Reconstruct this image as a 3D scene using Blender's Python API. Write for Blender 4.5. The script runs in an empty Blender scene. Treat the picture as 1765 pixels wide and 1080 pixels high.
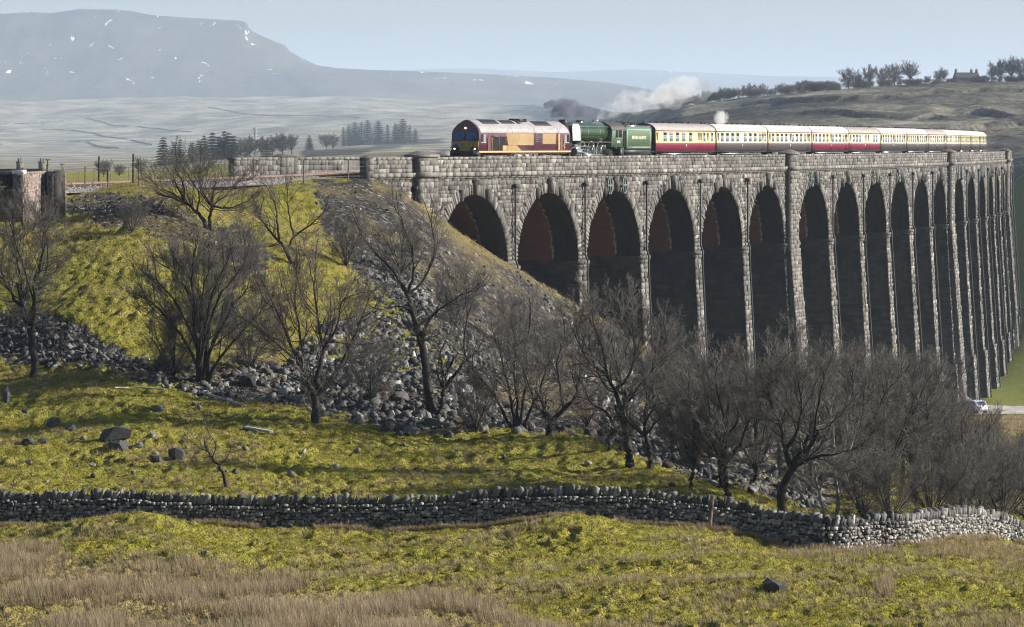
import bpy, math
import numpy as np
from mathutils import Matrix, Vector
rng = np.random.default_rng(7)
SC = bpy.context.scene
COL = SC.collection
F, CX, HY = 6113.0, 882.5, 250.0          # focal length in photo pixels, principal column, horizon row
UP = np.array([0., 0., 1.])


def PX(px, py, Y):
    """world point seen at photo pixel (px, py) at distance Y (camera at the origin, level, looking along +Y)"""
    return np.array([(px - CX) / F * Y, Y, (HY - py) / F * Y])


# ------------------------------------------------------------------ objects
def tag(o, label=None, cat=None, group=None, kind=None):
    if label: o['label'] = label
    if cat: o['category'] = cat
    if group: o['group'] = group
    if kind: o['kind'] = kind
    return o


def empty(name, loc=(0, 0, 0), rz=0.0, **kw):
    o = bpy.data.objects.new(name, None)
    o.empty_display_size = 0.3
    COL.objects.link(o)
    o.location = loc
    o.rotation_euler = (0, 0, rz)
    return tag(o, **kw)


def mesh_data(name, V, faces, mats, tint=None, uv=None, midx=None, smooth=False, col=None):
    V = np.asarray(V, dtype=np.float32).reshape(-1, 3)
    groups = [np.asarray(f, dtype=np.int32) for f in faces if len(f)]
    me = bpy.data.meshes.new(name)
    nl = sum(g.size for g in groups)
    nf = sum(len(g) for g in groups)
    me.vertices.add(len(V)); me.vertices.foreach_set('co', V.ravel())
    me.loops.add(nl); me.polygons.add(nf)
    li = np.concatenate([g.ravel() for g in groups])
    tot = np.concatenate([np.full(len(g), g.shape[1], np.int32) for g in groups])
    st = np.concatenate([[0], np.cumsum(tot)[:-1]]).astype(np.int32)
    me.loops.foreach_set('vertex_index', li)
    me.polygons.foreach_set('loop_start', st)
    if midx is not None:
        me.polygons.foreach_set('material_index', np.asarray(midx, np.int32))
    for m in (mats if isinstance(mats, (list, tuple)) else [mats]):
        me.materials.append(m)
    me.update(calc_edges=True)
    if tint is not None:
        a = me.attributes.new('tint', 'FLOAT', 'POINT'); a.data.foreach_set('value', np.asarray(tint, np.float32))
    if col is not None:
        a = me.attributes.new('mask', 'FLOAT_COLOR', 'POINT'); a.data.foreach_set('color', np.asarray(col, np.float32).ravel())
    if uv is not None:
        l = me.uv_layers.new(name='UVMap'); l.data.foreach_set('uv', np.asarray(uv, np.float32)[li].ravel())
    if smooth:
        me.polygons.foreach_set('use_smooth', np.ones(nf, bool))
    me.validate(clean_customdata=False)
    return me


def link(name, me, parent=None, loc=None, **kw):
    o = bpy.data.objects.new(name, me)
    COL.objects.link(o)
    if parent is not None: o.parent = parent
    if loc is not None: o.location = loc
    return tag(o, **kw)


class MB:
    """collects shapes, then links them as one mesh object"""
    def __init__(s):
        s.V = []; s.T = []; s.U = []; s.q = []; s.t = []; s.qm = []; s.tm = []; s.n = 0; s.ng = []; s.xf = None

    def add(s, V, quads=(), tris=(), tint=0.5, m=0, uv=None):
        V = np.asarray(V, float).reshape(-1, 3)
        if uv is None: uv = np.stack([V[:, 0] + V[:, 1], V[:, 2]], 1)
        if s.xf is not None: V = s.xf(V)
        s.V.append(V); s.U.append(uv)
        s.T.append(np.broadcast_to(np.asarray(tint, float), (len(V),)))
        if len(quads):
            s.q.append(np.asarray(quads, int).reshape(-1, 4) + s.n); s.qm.append(np.full(len(s.q[-1]), m))
        if len(tris):
            s.t.append(np.asarray(tris, int).reshape(-1, 3) + s.n); s.tm.append(np.full(len(s.t[-1]), m))
        s.n += len(V)

    def box(s, x0, x1, y0, y1, z0, z1, tint=.5, m=0):
        V = [(x, y, z) for z in (z0, z1) for (x, y) in ((x0, y0), (x1, y0), (x1, y1), (x0, y1))]
        s.add(V, [(3, 2, 1, 0), (4, 5, 6, 7), (0, 1, 5, 4), (1, 2, 6, 5), (2, 3, 7, 6), (3, 0, 4, 7)], tint=tint, m=m)

    def loft(s, rings, cap0=True, cap1=True, closed=True, tint=.5, m=0, mc=None):
        R = np.asarray(rings, float); k, n, _ = R.shape
        Q = []
        for i in range(k - 1):
            for j in range(n if closed else n - 1):
                a = i * n + j; b = i * n + (j + 1) % n
                Q.append((a, b, b + n, a + n))
        s.add(R.reshape(-1, 3), Q, tint=tint, m=m)
        for ok, ring, rev in ((cap0, R[0], True), (cap1, R[-1], False)):
            if ok:
                c = ring.mean(0); W = np.vstack([ring, c])
                T = [((j + 1) % n, j, n) if rev else (j, (j + 1) % n, n) for j in range(n)]
                s.add(W, tris=T, tint=tint, m=m if mc is None else mc)

    def tube(s, pts, r, q=6, tint=.5, m=0, cap=True):
        pts = np.asarray(pts, float); k = len(pts)
        r = np.broadcast_to(np.asarray(r, float), (k,))
        T = np.gradient(pts, axis=0); T /= np.linalg.norm(T, axis=1, keepdims=True) + 1e-12
        ref = np.array([0., 0, 1]) if abs(T[0, 2]) < .9 else np.array([1., 0, 0])
        N = np.cross(T, ref); N /= np.linalg.norm(N, axis=1, keepdims=True) + 1e-12
        B = np.cross(T, N)
        a = np.arange(q) / q * 2 * np.pi
        R = pts[:, None] + r[:, None, None] * (np.cos(a)[None, :, None] * N[:, None] + np.sin(a)[None, :, None] * B[:, None])
        s.loft(R, cap, cap, tint=tint, m=m)

    def cyl(s, c, axis, r, h, q=16, tint=.5, m=0):
        """solid disc/cylinder centred at c along axis 0/1/2"""
        d = np.zeros(3); d[axis] = h / 2
        c = np.asarray(c, float)
        a = np.arange(q) / q * 2 * np.pi
        e = [np.eye(3)[(axis + 1) % 3], np.eye(3)[(axis + 2) % 3]]
        ring = r * (np.cos(a)[:, None] * e[0] + np.sin(a)[:, None] * e[1])
        s.loft([c - d + ring, c + d + ring], tint=tint, m=m)

    def build(s, name, mats, parent=None, smooth=False, **kw):
        if not s.V: return None
        return link(name, s.data(name, mats, smooth), parent, **kw)

    def data(s, name, mats, smooth=False):
        fs, mi = [], []
        if s.q: fs.append(np.concatenate(s.q)); mi.append(np.concatenate(s.qm))
        if s.t: fs.append(np.concatenate(s.t)); mi.append(np.concatenate(s.tm))
        return mesh_data(name, np.concatenate(s.V), fs, mats, tint=np.concatenate(s.T), uv=np.concatenate(s.U),
                         midx=np.concatenate(mi), smooth=smooth)


def copy_tree(o, parent=None):
    c = o.copy(); COL.objects.link(c)
    if parent is not None: c.parent = parent
    for ch in list(o.children): copy_tree(ch, c)
    return c


# ------------------------------------------------------------------ noise
def _hash(ix, iy, seed):
    h = (ix.astype(np.int64) * 374761393 + iy.astype(np.int64) * 668265263 + seed * 974634777) & 0x7fffffff
    h = ((h ^ (h >> 13)) * 1274126177) & 0x7fffffff
    return (h ^ (h >> 16)) & 0x7fffffff


def perlin(x, y, seed=0):
    x0 = np.floor(x); y0 = np.floor(y); fx = x - x0; fy = y - y0
    u = fx * fx * fx * (fx * (fx * 6 - 15) + 10); v = fy * fy * fy * (fy * (fy * 6 - 15) + 10)
    def g(ix, iy, dx, dy):
        a = _hash(ix, iy, seed) / 0x7fffffff * 2 * np.pi
        return np.cos(a) * dx + np.sin(a) * dy
    n00 = g(x0, y0, fx, fy); n10 = g(x0 + 1, y0, fx - 1, fy)
    n01 = g(x0, y0 + 1, fx, fy - 1); n11 = g(x0 + 1, y0 + 1, fx - 1, fy - 1)
    return ((n00 * (1 - u) + n10 * u) * (1 - v) + (n01 * (1 - u) + n11 * u) * v) * 1.5


def fbm(x, y, oct=4, seed=0, gain=.5):
    r = 0; a = 1.0
    for i in range(oct):
        r = r + a * perlin(x * 2 ** i, y * 2 ** i, seed + i * 17); a *= gain
    return r


def inpoly(px, py, poly):
    r = np.zeros(np.shape(px), bool); n = len(poly)
    for i in range(n):
        x1, y1 = poly[i]; x2, y2 = poly[(i + 1) % n]
        if y1 == y2: continue
        c = ((y1 > py) != (y2 > py)) & (px < (x2 - x1) * (py - y1) / (y2 - y1) + x1)
        r ^= c
    return r


# ------------------------------------------------------------------ materials
class NT:
    def __init__(s, name, disp=False):
        s.mat = bpy.data.materials.new(name); s.mat.use_nodes = True
        s.nt = s.mat.node_tree; s.nt.nodes.clear()
        s.out = s.nt.nodes.new('ShaderNodeOutputMaterial')
        s.b = s.nt.nodes.new('ShaderNodeBsdfPrincipled')
        s.nt.links.new(s.b.outputs[0], s.out.inputs[0])
        s.set(s.b, Roughness=.85)
        s.b.inputs['Specular IOR Level'].default_value = .25

    def set(s, n, **kw):
        for k, v in kw.items():
            k = k.replace('_', ' ')
            if isinstance(v, bpy.types.NodeSocket): s.nt.links.new(v, n.inputs[k])
            else: n.inputs[k].default_value = v
        return n

    def node(s, t, props=None, **kw):
        n = s.nt.nodes.new('ShaderNode' + t)
        for k, v in (props or {}).items(): setattr(n, k, v)
        return s.set(n, **kw)

    def geo(s): return s.node('NewGeometry').outputs['Position']
    def obj(s): return s.node('TexCoord').outputs['Object']
    def uv(s): return s.node('TexCoord').outputs['UV']

    def scale(s, vec, sc):
        n = s.node('Mapping'); s.nt.links.new(vec, n.inputs['Vector']); n.inputs['Scale'].default_value = sc
        return n.outputs[0]

    def noise(s, vec, scale, detail=4, rough=.55, dist=0):
        return s.node('TexNoise', Vector=vec, Scale=scale, Detail=detail, Roughness=rough, Distortion=dist).outputs['Fac']

    def attr(s, name, out='Fac'):
        n = s.node('Attribute'); n.attribute_name = name
        return n.outputs[out]

    def ramp(s, fac, stops, interp='LINEAR'):
        n = s.node('ValToRGB'); n.color_ramp.interpolation = interp
        cr = n.color_ramp
        while len(cr.elements) < len(stops): cr.elements.new(.5)
        for e, (p, c) in zip(cr.elements, stops):
            e.position = p
            e.color = (c, c, c, 1) if isinstance(c, (int, float)) else (*c, 1)
        s.nt.links.new(fac, n.inputs[0])
        return n.outputs[0]

    def mix(s, fac, a, b, blend='MIX'):
        n = s.nt.nodes.new('ShaderNodeMix'); n.data_type = 'RGBA'; n.blend_type = blend
        for i, v in ((0, fac), (6, a), (7, b)):
            if isinstance(v, bpy.types.NodeSocket): s.nt.links.new(v, n.inputs[i])
            elif i == 0: n.inputs[0].default_value = v
            else: n.inputs[i].default_value = (*v, 1)
        return n.outputs[2]

    def math(s, op, a, b=0.0, clamp=False):
        n = s.nt.nodes.new('ShaderNodeMath'); n.operation = op; n.use_clamp = clamp
        for i, v in ((0, a), (1, b)):
            if isinstance(v, bpy.types.NodeSocket): s.nt.links.new(v, n.inputs[i])
            else: n.inputs[i].default_value = v
        return n.outputs[0]

    def bump(s, h, strength=.5, dist=.05):
        n = s.node('Bump', Height=h, Strength=strength, Distance=dist)
        s.nt.links.new(n.outputs[0], s.b.inputs['Normal'])
        return n

    def color(s, c):
        if isinstance(c, bpy.types.NodeSocket): s.nt.links.new(c, s.b.inputs['Base Color'])
        else: s.b.inputs['Base Color'].default_value = (*c, 1)
        return s.mat


def paint(name, c, rough=.4, spec=.5, metal=0, wear=.12, scale=3):
    n = NT(name)
    f = n.noise(n.obj(), scale, 6, .65)
    d = tuple(v * (1 - wear * 2.2) for v in c); l = tuple(min(1, v * (1 + wear)) for v in c)
    n.set(n.b, Roughness=rough, Metallic=metal); n.b.inputs['Specular IOR Level'].default_value = spec
    return n.color(n.ramp(f, [(.3, d), (.7, l)]))
# ------------------------------------------------------------------ terrain
CP = []


def col(px, rows):
    for py, Y in rows: CP.append((px, py, Y))


# columns of ground points: (photo row, distance)
for px in (-330, 0): col(px, [(1230, 92), (1082, 114), (985, 134), (908, 158), (838, 173), (780, 185), (700, 198), (640, 207), (560, 219), (450, 231), (366, 240), (321, 244), (318.5, 249), (317, 262), (330, 285), (345, 330), (330, 420), (300, 700), (268, 1200), (222, 1900), (178, 2500)])
col(250, [(1230, 92), (1082, 114), (985, 134), (896, 155), (905, 158), (838, 174), (760, 187), (690, 198), (600, 211), (500, 223), (400, 236), (330, 250), (315.5, 257), (313, 268), (335, 290), (345, 340), (330, 430), (300, 700), (268, 1200), (222, 1900), (172, 2500)])
col(500, [(1230, 92), (1082, 114), (985, 136), (908, 158), (848, 173), (785, 184), (727, 193), (645, 207), (540, 222), (440, 240), (345, 264), (311, 278), (307, 288), (330, 310), (345, 360), (330, 440), (285, 700), (262, 1000), (215, 1900), (171, 2500)])
col(650, [(1230, 92), (1082, 114), (985, 136), (912, 158), (850, 173), (790, 184), (740, 192), (690, 201), (600, 217), (500, 237), (420, 256), (345, 272), (312, 284), (308, 294), (345, 320), (360, 380), (330, 460), (262, 850), (236, 1300), (200, 1900), (172, 2500)])
col(760, [(1230, 92), (1082, 114), (985, 136), (906, 158), (850, 173), (790, 184), (745, 192), (690, 202), (600, 220), (500, 246), (425, 272), (372, 297), (420, 330), (440, 400), (330, 520), (262, 850), (232, 1300), (200, 1900), (180, 2500)])
col(880, [(1230, 92), (1082, 114), (985, 136), (900, 158), (852, 172), (800, 182), (747, 192), (700, 207), (620, 232), (540, 264), (456, 309), (500, 350), (500, 420), (380, 560), (290, 900), (235, 1300), (205, 1900), (182, 2500)])
col(1000, [(1230, 92), (1082, 114), (985, 136), (895, 158), (856, 171), (800, 182), (757, 191), (700, 212), (640, 240), (580, 280), (526, 326), (560, 380), (540, 450), (420, 600), (285, 900), (230, 1300), (208, 1900), (184, 2500)])
col(1110, [(1230, 92), (1082, 114), (985, 136), (902, 158), (862, 170), (803, 181), (780, 190), (722, 225), (662, 270), (600, 336), (600, 400), (560, 480), (450, 620), (280, 900), (225, 1250), (195, 1550), (200, 2500)])
col(1240, [(1230, 92), (1082, 114), (985, 136), (915, 157), (872, 167), (850, 175), (830, 183), (798, 203), (740, 245), (692, 300), (645, 365), (640, 430), (590, 520), (470, 660), (278, 900), (215, 1200), (178, 1520), (200, 2500)])
col(1350, [(1230, 92), (1082, 114), (985, 136), (936, 157), (895, 164), (882, 169), (862, 187), (800, 235), (725, 320), (668, 390), (660, 450), (610, 540), (480, 680), (272, 900), (212, 1150), (163, 1500), (190, 2500)])
col(1500, [(1230, 92), (1082, 114), (990, 136), (944, 157), (900, 166), (880, 181), (800, 250), (735, 350), (712, 425), (701, 472), (690, 500), (600, 640), (480, 730), (268, 880), (205, 1150), (149, 1480), (190, 2500)])
col(1650, [(1230, 92), (1082, 114), (1000, 137), (930, 166), (908, 172), (885, 191), (800, 262), (738, 380), (718, 448), (702, 482), (688, 504), (640, 570), (560, 660), (400, 780), (262, 900), (200, 1150), (144, 1460), (190, 2500)])
for px in (1765, 2140): col(px, [(1230, 92), (1082, 114), (1010, 138), (950, 168), (920, 180), (880, 212), (800, 272), (740, 390), (716, 455), (701, 486), (684, 506), (640, 535), (582, 575), (515, 632), (400, 690), (300, 760), (262, 870), (215, 1060), (142, 1440), (190, 2500)])
CP = np.array(CP, float)


def rbf_xy(px, Y): return np.stack([px / 1765 * 2.2, np.log(Y) * 1.6], -1)


_c = rbf_xy(CP[:, 0], CP[:, 2]); _z = (HY - CP[:, 1]) / F * CP[:, 2]
_d = np.linalg.norm(_c[:, None] - _c[None], axis=-1)
MQ = .04
_n = len(_c)
_A = np.zeros((_n + 3, _n + 3)); _A[:_n, :_n] = np.sqrt(_d ** 2 + MQ ** 2) - 2e-3 * np.eye(_n)
_P = np.c_[np.ones(_n), _c]; _A[:_n, _n:] = _P; _A[_n:, :_n] = _P.T
_w = np.linalg.solve(_A, np.r_[_z, 0, 0, 0])


def rbf(px, Y):
    sh = np.shape(px); q = rbf_xy(np.ravel(px), np.ravel(Y)); out = np.empty(len(q))
    for i in range(0, len(q), 20000):
        p = q[i:i + 20000]
        d = np.sqrt(((p[:, None] - _c[None]) ** 2).sum(-1) + MQ ** 2)
        out[i:i + 20000] = d @ _w[:_n] + _w[_n] + p @ _w[_n + 1:]
    return out.reshape(sh)


# photo-space outlines of the ground covers
SPOIL = [(525, 312), (655, 308), (715, 335), (800, 400), (900, 462), (1005, 530), (1110, 598), (1240, 640), (1420, 690), (1500, 800), (1420, 885), (1300, 850), (1240, 832), (1130, 798), (1000, 752), (880, 740), (760, 743), (690, 741), (560, 706), (495, 688), (520, 640), (610, 600), (660, 560), (610, 500), (585, 420), (545, 350)]
YELLOW = [(430, 380), (470, 345), (560, 380), (600, 440), (680, 530), (760, 600), (800, 650), (760, 690), (700, 650), (640, 590), (560, 520), (480, 470)]
GRAVEL = [(100, 338), (235, 333), (330, 362), (430, 405), (470, 450), (440, 470), (330, 425), (220, 392), (130, 366)]
DEBRIS = [(-40, 535), (60, 540), (120, 560), (210, 612), (330, 632), (450, 622), (520, 640), (510, 700), (420, 690), (330, 676), (180, 640), (90, 632), (-40, 620)]
BIGSCREE = [(480, 640), (560, 560), (640, 540), (720, 560), (800, 640), (780, 735), (690, 742), (560, 706)]
GULLY = [(980, 640), (1110, 640), (1240, 690), (1400, 760), (1430, 885), (1300, 848), (1240, 830), (1130, 796), (1040, 760)]
MIDSCREE = [(600, 470), (700, 470), (800, 560), (860, 640), (800, 640), (700, 560)]
EDGE = [(880, 430), (960, 480), (1060, 560), (1180, 640), (1100, 660), (980, 580), (900, 500)]

V_PX = np.linspace(-360, 2130, 540)
V_Y = np.concatenate([np.exp(np.arange(math.log(93), math.log(262), .00165)), np.exp(np.linspace(math.log(262), math.log(760), 215))[1:]])
GP, GY = np.meshgrid(V_PX, V_Y)
GX = (GP - CX) / F * GY
_step = 5
_ix = np.unique(np.r_[np.arange(0, len(V_PX), _step), len(V_PX) - 1]); _iy = np.unique(np.r_[np.arange(0, len(V_Y), _step), len(V_Y) - 1])
_coarse = rbf(*np.meshgrid(V_PX[_ix], V_Y[_iy]))
_tmp = np.array([np.interp(np.arange(len(V_PX)), _ix, r) for r in _coarse])
GZ = np.array([np.interp(np.arange(len(V_Y)), _iy, c) for c in _tmp.T]).T
del _tmp
GPY = HY - F * GZ / GY


def soft(poly, w=9):
    """coverage of a photo-space outline on the ground with a frayed edge"""
    jx = fbm(GX * .35, GY * .25, 3, 5) * 22; jy = fbm(GX * .35 + 40, GY * .25, 3, 8) * 14
    return inpoly(GP + jx, GPY + jy, poly).astype(float)


near = GY < 420
m_spoil = soft(SPOIL) * (GY < 400)
m_yel = soft(YELLOW) * (GY < 320)
m_grav = soft(GRAVEL) * (GY < 262) * (GY > 205)
m_deb = soft(DEBRIS) * (GY < 262)
m_spoil = np.clip(m_spoil - m_yel, 0, 1)
ridge = np.clip(1 - np.abs(GPY - np.interp(GP, [640, 715, 800, 900, 1005, 1110], [310, 338, 403, 466, 533, 600]) - 7) / 12, 0, 1) * (GP > 640) * (GP < 1120) * (GY > 240) * (GY < 345)
straw = np.clip(fbm(GX * .09, GY * .07, 4, 3) * .9 + .12, 0, 1)
fieldm = ((GP > 1600) & (GY > 492)).astype(float)
heath = ((GP > 1380) & (GY > 330) & (GY < 470)).astype(float) * .6
rushy = np.clip((GPY - np.interp(GP, [-360, 0, 250, 500, 750, 1000, 1200, 2130], [930, 948, 968, 1000, 1030, 1078, 1120, 1160]) + fbm(GX * .4, GY * .3, 3, 12) * 18) / 12, 0, 1) * (GY < 150)
m_gr = np.clip(m_spoil * (1 - .55 * ridge) + m_grav + m_deb, 0, 1)
# relief: swells, tussocks, lumps of spoil
amp = np.clip((GY - 90) / 20, 0, 1)
fade = np.clip((760 - GY) / 300, .15, 1)
swell = fbm(GX * .11, GY * .09, 3, 21) * .35
tus = np.abs(perlin(GX * 1.05, GY * .8, 31)) ; tus = np.clip(.55 - tus, 0, 1) ** 1.3
tus = tus * (perlin(GX * .23, GY * .2, 35) * .7 + .55).clip(.1, 1.3)
lump = fbm(GX * 1.9, GY * 1.5, 3, 41)
hum = np.clip(np.interp(GP, [-360, 60, 150, 260, 360, 430, 860, 940, 1000, 1080, 1600, 1650, 1720, 2130], [0, .1, .55, .5, .3, 0, 0, .5, .45, 0, 0, .3, 0, 0]), 0, 1) * np.exp(-((GY - 151) / 3.2) ** 2)
grassm = 1 - m_gr
rail_flat = ((GP < 700) & (np.abs(GPY - 316) < 14) & (GY > 244) & (GY < 300))
detail = swell * .8 + grassm * (tus * .52 + lump * .09 + np.clip(perlin(GX * 2.9, GY * 1.9, 47) - .1, 0, 1) * .12) + m_gr * lump * .16 + hum
detail = np.where(rail_flat, detail * .15, detail)
detail *= np.where(fieldm > 0, .25, 1)
GZ = GZ + detail * amp * fade
GPY = HY - F * GZ / GY
del lump

_nr, _nc = GZ.shape
_lY = np.log(V_Y)


def gz(X, Y):
    """ground height at world X, Y (bilinear in the ground grid)"""
    X = np.asarray(X, float); Y = np.asarray(Y, float)
    px = X / Y * F + CX
    fx = np.clip((px - V_PX[0]) / (V_PX[1] - V_PX[0]), 0, _nc - 1.001); fy = np.clip(np.interp(Y, V_Y, np.arange(_nr)), 0, _nr - 1.001)
    i = fy.astype(int); j = fx.astype(int); a = fy - i; b = fx - j
    return (GZ[i, j] * (1 - b) + GZ[i, j + 1] * b) * (1 - a) + (GZ[i + 1, j] * (1 - b) + GZ[i + 1, j + 1] * b) * a


def hit(px, py, ymin=96):
    """ground point seen at photo pixel (px, py)"""
    j = int(np.clip(round((px - V_PX[0]) / (V_PX[1] - V_PX[0])), 0, _nc - 1))
    c = HY - F * GZ[:, j] / V_Y
    k = np.nonzero((c <= py) & (V_Y >= ymin))[0]
    i = k[0] if len(k) else _nr - 1
    Y = V_Y[i]
    if i > 0 and c[i - 1] > py: Y = np.interp(-py, [-c[i - 1], -c[i]], [V_Y[i - 1], V_Y[i]])
    X = (px - CX) / F * Y
    return np.array([X, Y, float(gz(X, Y))])


def gmask(arr, X, Y):
    px = X / Y * F + CX
    j = np.clip(np.round((px - V_PX[0]) / (V_PX[1] - V_PX[0])), 0, _nc - 1).astype(int)
    i = np.clip(np.round(np.interp(Y, V_Y, np.arange(_nr))), 0, _nr - 1).astype(int)
    return arr[i, j]


def grid_faces(nr, nc):
    a = (np.arange(nr - 1)[:, None] * nc + np.arange(nc - 1)[None]).ravel()
    return np.stack([a, a + 1, a + nc + 1, a + nc], 1)


# --- ground material
n = NT('grass and spoil'); P = n.geo()
msk = n.node('SeparateColor', Color=n.attr('mask', 'Color'))
fine = n.noise(P, 5.5, 5, .7); mid = n.noise(P, .9, 4, .6); big = n.noise(P, .12, 3, .5)
green = n.ramp(mid, [(.25, (.09, .092, .012)), (.5, (.25, .238, .026)), (.75, (.37, .33, .055))])
strawc = n.ramp(fine, [(.3, (.12, .088, .036)), (.55, (.31, .24, .105)), (.75, (.47, .39, .20))])
sfac = n.math('ADD', n.math('MULTIPLY', n.math('SUBTRACT', mid, .46), 2.4), n.math('MULTIPLY', msk.outputs[1], 1.0), True)
sfac = n.math('ADD', sfac, n.math('MULTIPLY', n.math('SUBTRACT', fine, .53), 2.6), True)
gcol = n.mix(sfac, green, strawc)
field = n.ramp(mid, [(.3, (.16, .185, .035)), (.7, (.25, .26, .07))])
gcol = n.mix(msk.outputs[2], gcol, field)
vor = n.node('TexVoronoi', Vector=P, Scale=3.2)
stone = n.ramp(n.node('SeparateColor', Color=vor.outputs['Color']).outputs[0], [(0, (.016, .016, .019)), (.6, (.048, .047, .050)), (.9, (.12, .117, .113)), (1, (.34, .33, .31))])
stone = n.mix(n.ramp(big, [(.45, 0), (.66, .45)]), stone, strawc)
gcol = n.mix(n.math('ADD', n.math('MULTIPLY', n.math('SUBTRACT', fine, .5), .9), msk.outputs[0], True), gcol, stone)
h = n.math('ADD', n.math('MULTIPLY', n.noise(P, 7, 3, .65), .75), n.math('MULTIPLY', n.noise(P, 2.6, 3, .6), .8))
n.bump(h, 1.0, .55)
n.set(n.b, Roughness=.95); n.b.inputs['Specular IOR Level'].default_value = .08
M_GROUND = n.color(gcol)

mask = np.stack([m_gr, np.clip(straw * .55 + ((GY > 200) & (GY < 300)) * (.16 + .35 * np.clip(fbm(GX * .2, GY * .16, 3, 95), 0, 1)) + rushy * .8 + ridge * .9 + heath + tus * .25 * (fieldm == 0) - .12, 0, 1), fieldm, np.ones_like(m_gr)], -1)
link('ground', mesh_data('ground', np.stack([GX, GY, GZ], -1), [grid_faces(_nr, _nc)], M_GROUND, col=mask.reshape(-1, 4), smooth=True),
     label='grassy hillside and valley floor with spoil banks beneath the viaduct', cat='ground', kind='structure')
# ------------------------------------------------------------------ far land: valley, moor, hill ranges
W_PX = np.linspace(-500, 2350, 330)
W_Y = np.exp(np.linspace(math.log(752), math.log(2650), 620))
HP, HYY = np.meshgrid(W_PX, W_Y)
HX = (HP - CX) / F * HYY
_ix = np.unique(np.r_[np.arange(0, 330, 5), 329]); _iy = np.unique(np.r_[np.arange(0, 620, 12), 619])
_cs = rbf(*np.meshgrid(np.clip(W_PX[_ix], -360, 2130), W_Y[_iy]))
_t = np.array([np.interp(np.arange(330), _ix, r) for r in _cs])
HZ = np.array([np.interp(np.arange(620), _iy, c) for c in _t.T]).T
# moor on the right: scarps and hollows facing away from the sun
for line, hgt in (([(1330, 197), (1400, 193), (1450, 194), (1500, 201), (1560, 205)], 1.2), ([(1440, 247), (1500, 239), (1570, 236), (1640, 232), (1690, 222), (1765, 214), (2130, 205)], 1.6), ([(1250, 186), (1340, 179), (1480, 175), (1560, 172), (1610, 163), (1680, 158), (1765, 155), (2130, 150)], 1.4), ([(1560, 208), (1600, 203), (1650, 206)], 1.8), ([(1640, 202), (1680, 196), (1720, 197), (1765, 202)], 1.8)):
    lx, ly = np.array(line, float).T
    py_ = HY - F * HZ / HYY
    Yl = np.empty(len(W_PX))
    for j, px in enumerate(W_PX):
        c = py_[:, j]; k = np.nonzero((c <= np.interp(px, lx, ly)) & (W_Y > 790))[0]
        Yl[j] = W_Y[k[0]] if len(k) else 2600
    Yl = Yl + perlin(W_PX * .03, W_PX * 0, 4) * 6 + perlin(W_PX * .11, W_PX * 0, 6) * 2.5
    w = (np.clip((W_PX - lx[0]) / 50, 0, 1) * np.clip((lx[-1] - W_PX) / 50, 0, 1))[None]
    d = HYY - Yl[None]
    HZ = HZ + w * hgt * np.clip(d / 3.0 + .5, 0, 1) * np.exp(-np.clip(d, 0, None) / 70) - w * hgt * .25 * np.exp(-((d + 10) / 12) ** 2)
HZ = HZ + fbm(HX * .012, HYY * .006, 4, 61) * np.interp(HYY, [752, 1200, 2650], [.6, .9, 3])
_hum = (HP > 1150)
HZ = HZ + _hum * (fbm(HX * .06, HYY * .03, 3, 66) * .5 + fbm(HX * .2, HYY * .1, 2, 68) * .28)
_hnr, _hnc = HZ.shape


def stretch(px, Y):
    """the dale left of the viaduct lies much farther off than the moor on the right"""
    w = np.clip((1180 - np.asarray(px, float)) / 330, 0, 1); w = w * w * (3 - 2 * w)
    return Y * (1 + w * np.interp(Y, [752, 1000, 1300, 2650], [0, 1.0, 1.95, 1.8]))


def hz(X, Y):
    px = X / Y * F + CX
    fx = np.clip((px - W_PX[0]) / (W_PX[1] - W_PX[0]), 0, _hnc - 1.001); fy = np.clip(np.interp(Y, W_Y, np.arange(_hnr)), 0, _hnr - 1.001)
    j = int(fx); cy = stretch(W_PX[j], W_Y); i = int(np.clip(np.interp(Y, cy, np.arange(_hnr)), 0, _hnr - 1))
    return float(HZ[i, j] * cy[i] / W_Y[i])


def crest_at(px):
    """the skyline point of the moor in this direction, taken a little on the near side"""
    j = int(np.clip(round((px - W_PX[0]) / (W_PX[1] - W_PX[0])), 0, _hnc - 1))
    c = np.where((W_Y > 1000) & (W_Y < 1800), HY - F * HZ[:, j] / W_Y, 1e9)
    Y = float(stretch(W_PX[j], W_Y[max(0, int(np.argmin(c)) - 2)])); X = (px - CX) / F * Y
    return np.array([X, Y, hz(X, Y)])


def far_hit(px, py, ymin=760):
    j = int(np.clip(round((px - W_PX[0]) / (W_PX[1] - W_PX[0])), 0, _hnc - 1))
    c = HY - F * HZ[:, j] / W_Y
    k = np.nonzero((c <= py) & (W_Y >= ymin))[0]
    Y = float(stretch(W_PX[j], W_Y[k[0] if len(k) else -1]))
    X = (px - CX) / F * Y
    return np.array([X, Y, hz(X, Y)])


n = NT('moor grass'); P = n.geo()
big = n.noise(n.scale(P, (1, .45, 1)), .018, 5, .6); fine = n.noise(n.scale(P, (1, .5, 1)), .25, 5, .7)
c = n.ramp(n.math('ADD', n.math('MULTIPLY', big, .6), n.math('MULTIPLY', fine, .4)), [(.34, (.055, .052, .040)), (.46, (.15, .14, .105)), (.56, (.29, .27, .21)), (.7, (.38, .355, .29))])
c = n.mix(n.math('MULTIPLY', n.attr('mask', 'Fac'), n.ramp(fine, [(.3, 1), (.72, .55)])), c, (.022, .021, .024))  # mask puts the banks' shade and the darker moor tone into the colour
n.bump(fine, .8, 1.2); n.b.inputs['Specular IOR Level'].default_value = .05
M_MOOR = n.color(c)
HPYY = HY - F * HZ / HYY
hea = np.zeros_like(HZ)  # painted shade bands of the moor banks, plus a darker tone on the right
_jx = fbm(HX * .05, HYY * .02, 3, 91) * 12; _jy = fbm(HX * .04 + 9, HYY * .015, 3, 92) * 3.2
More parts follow.
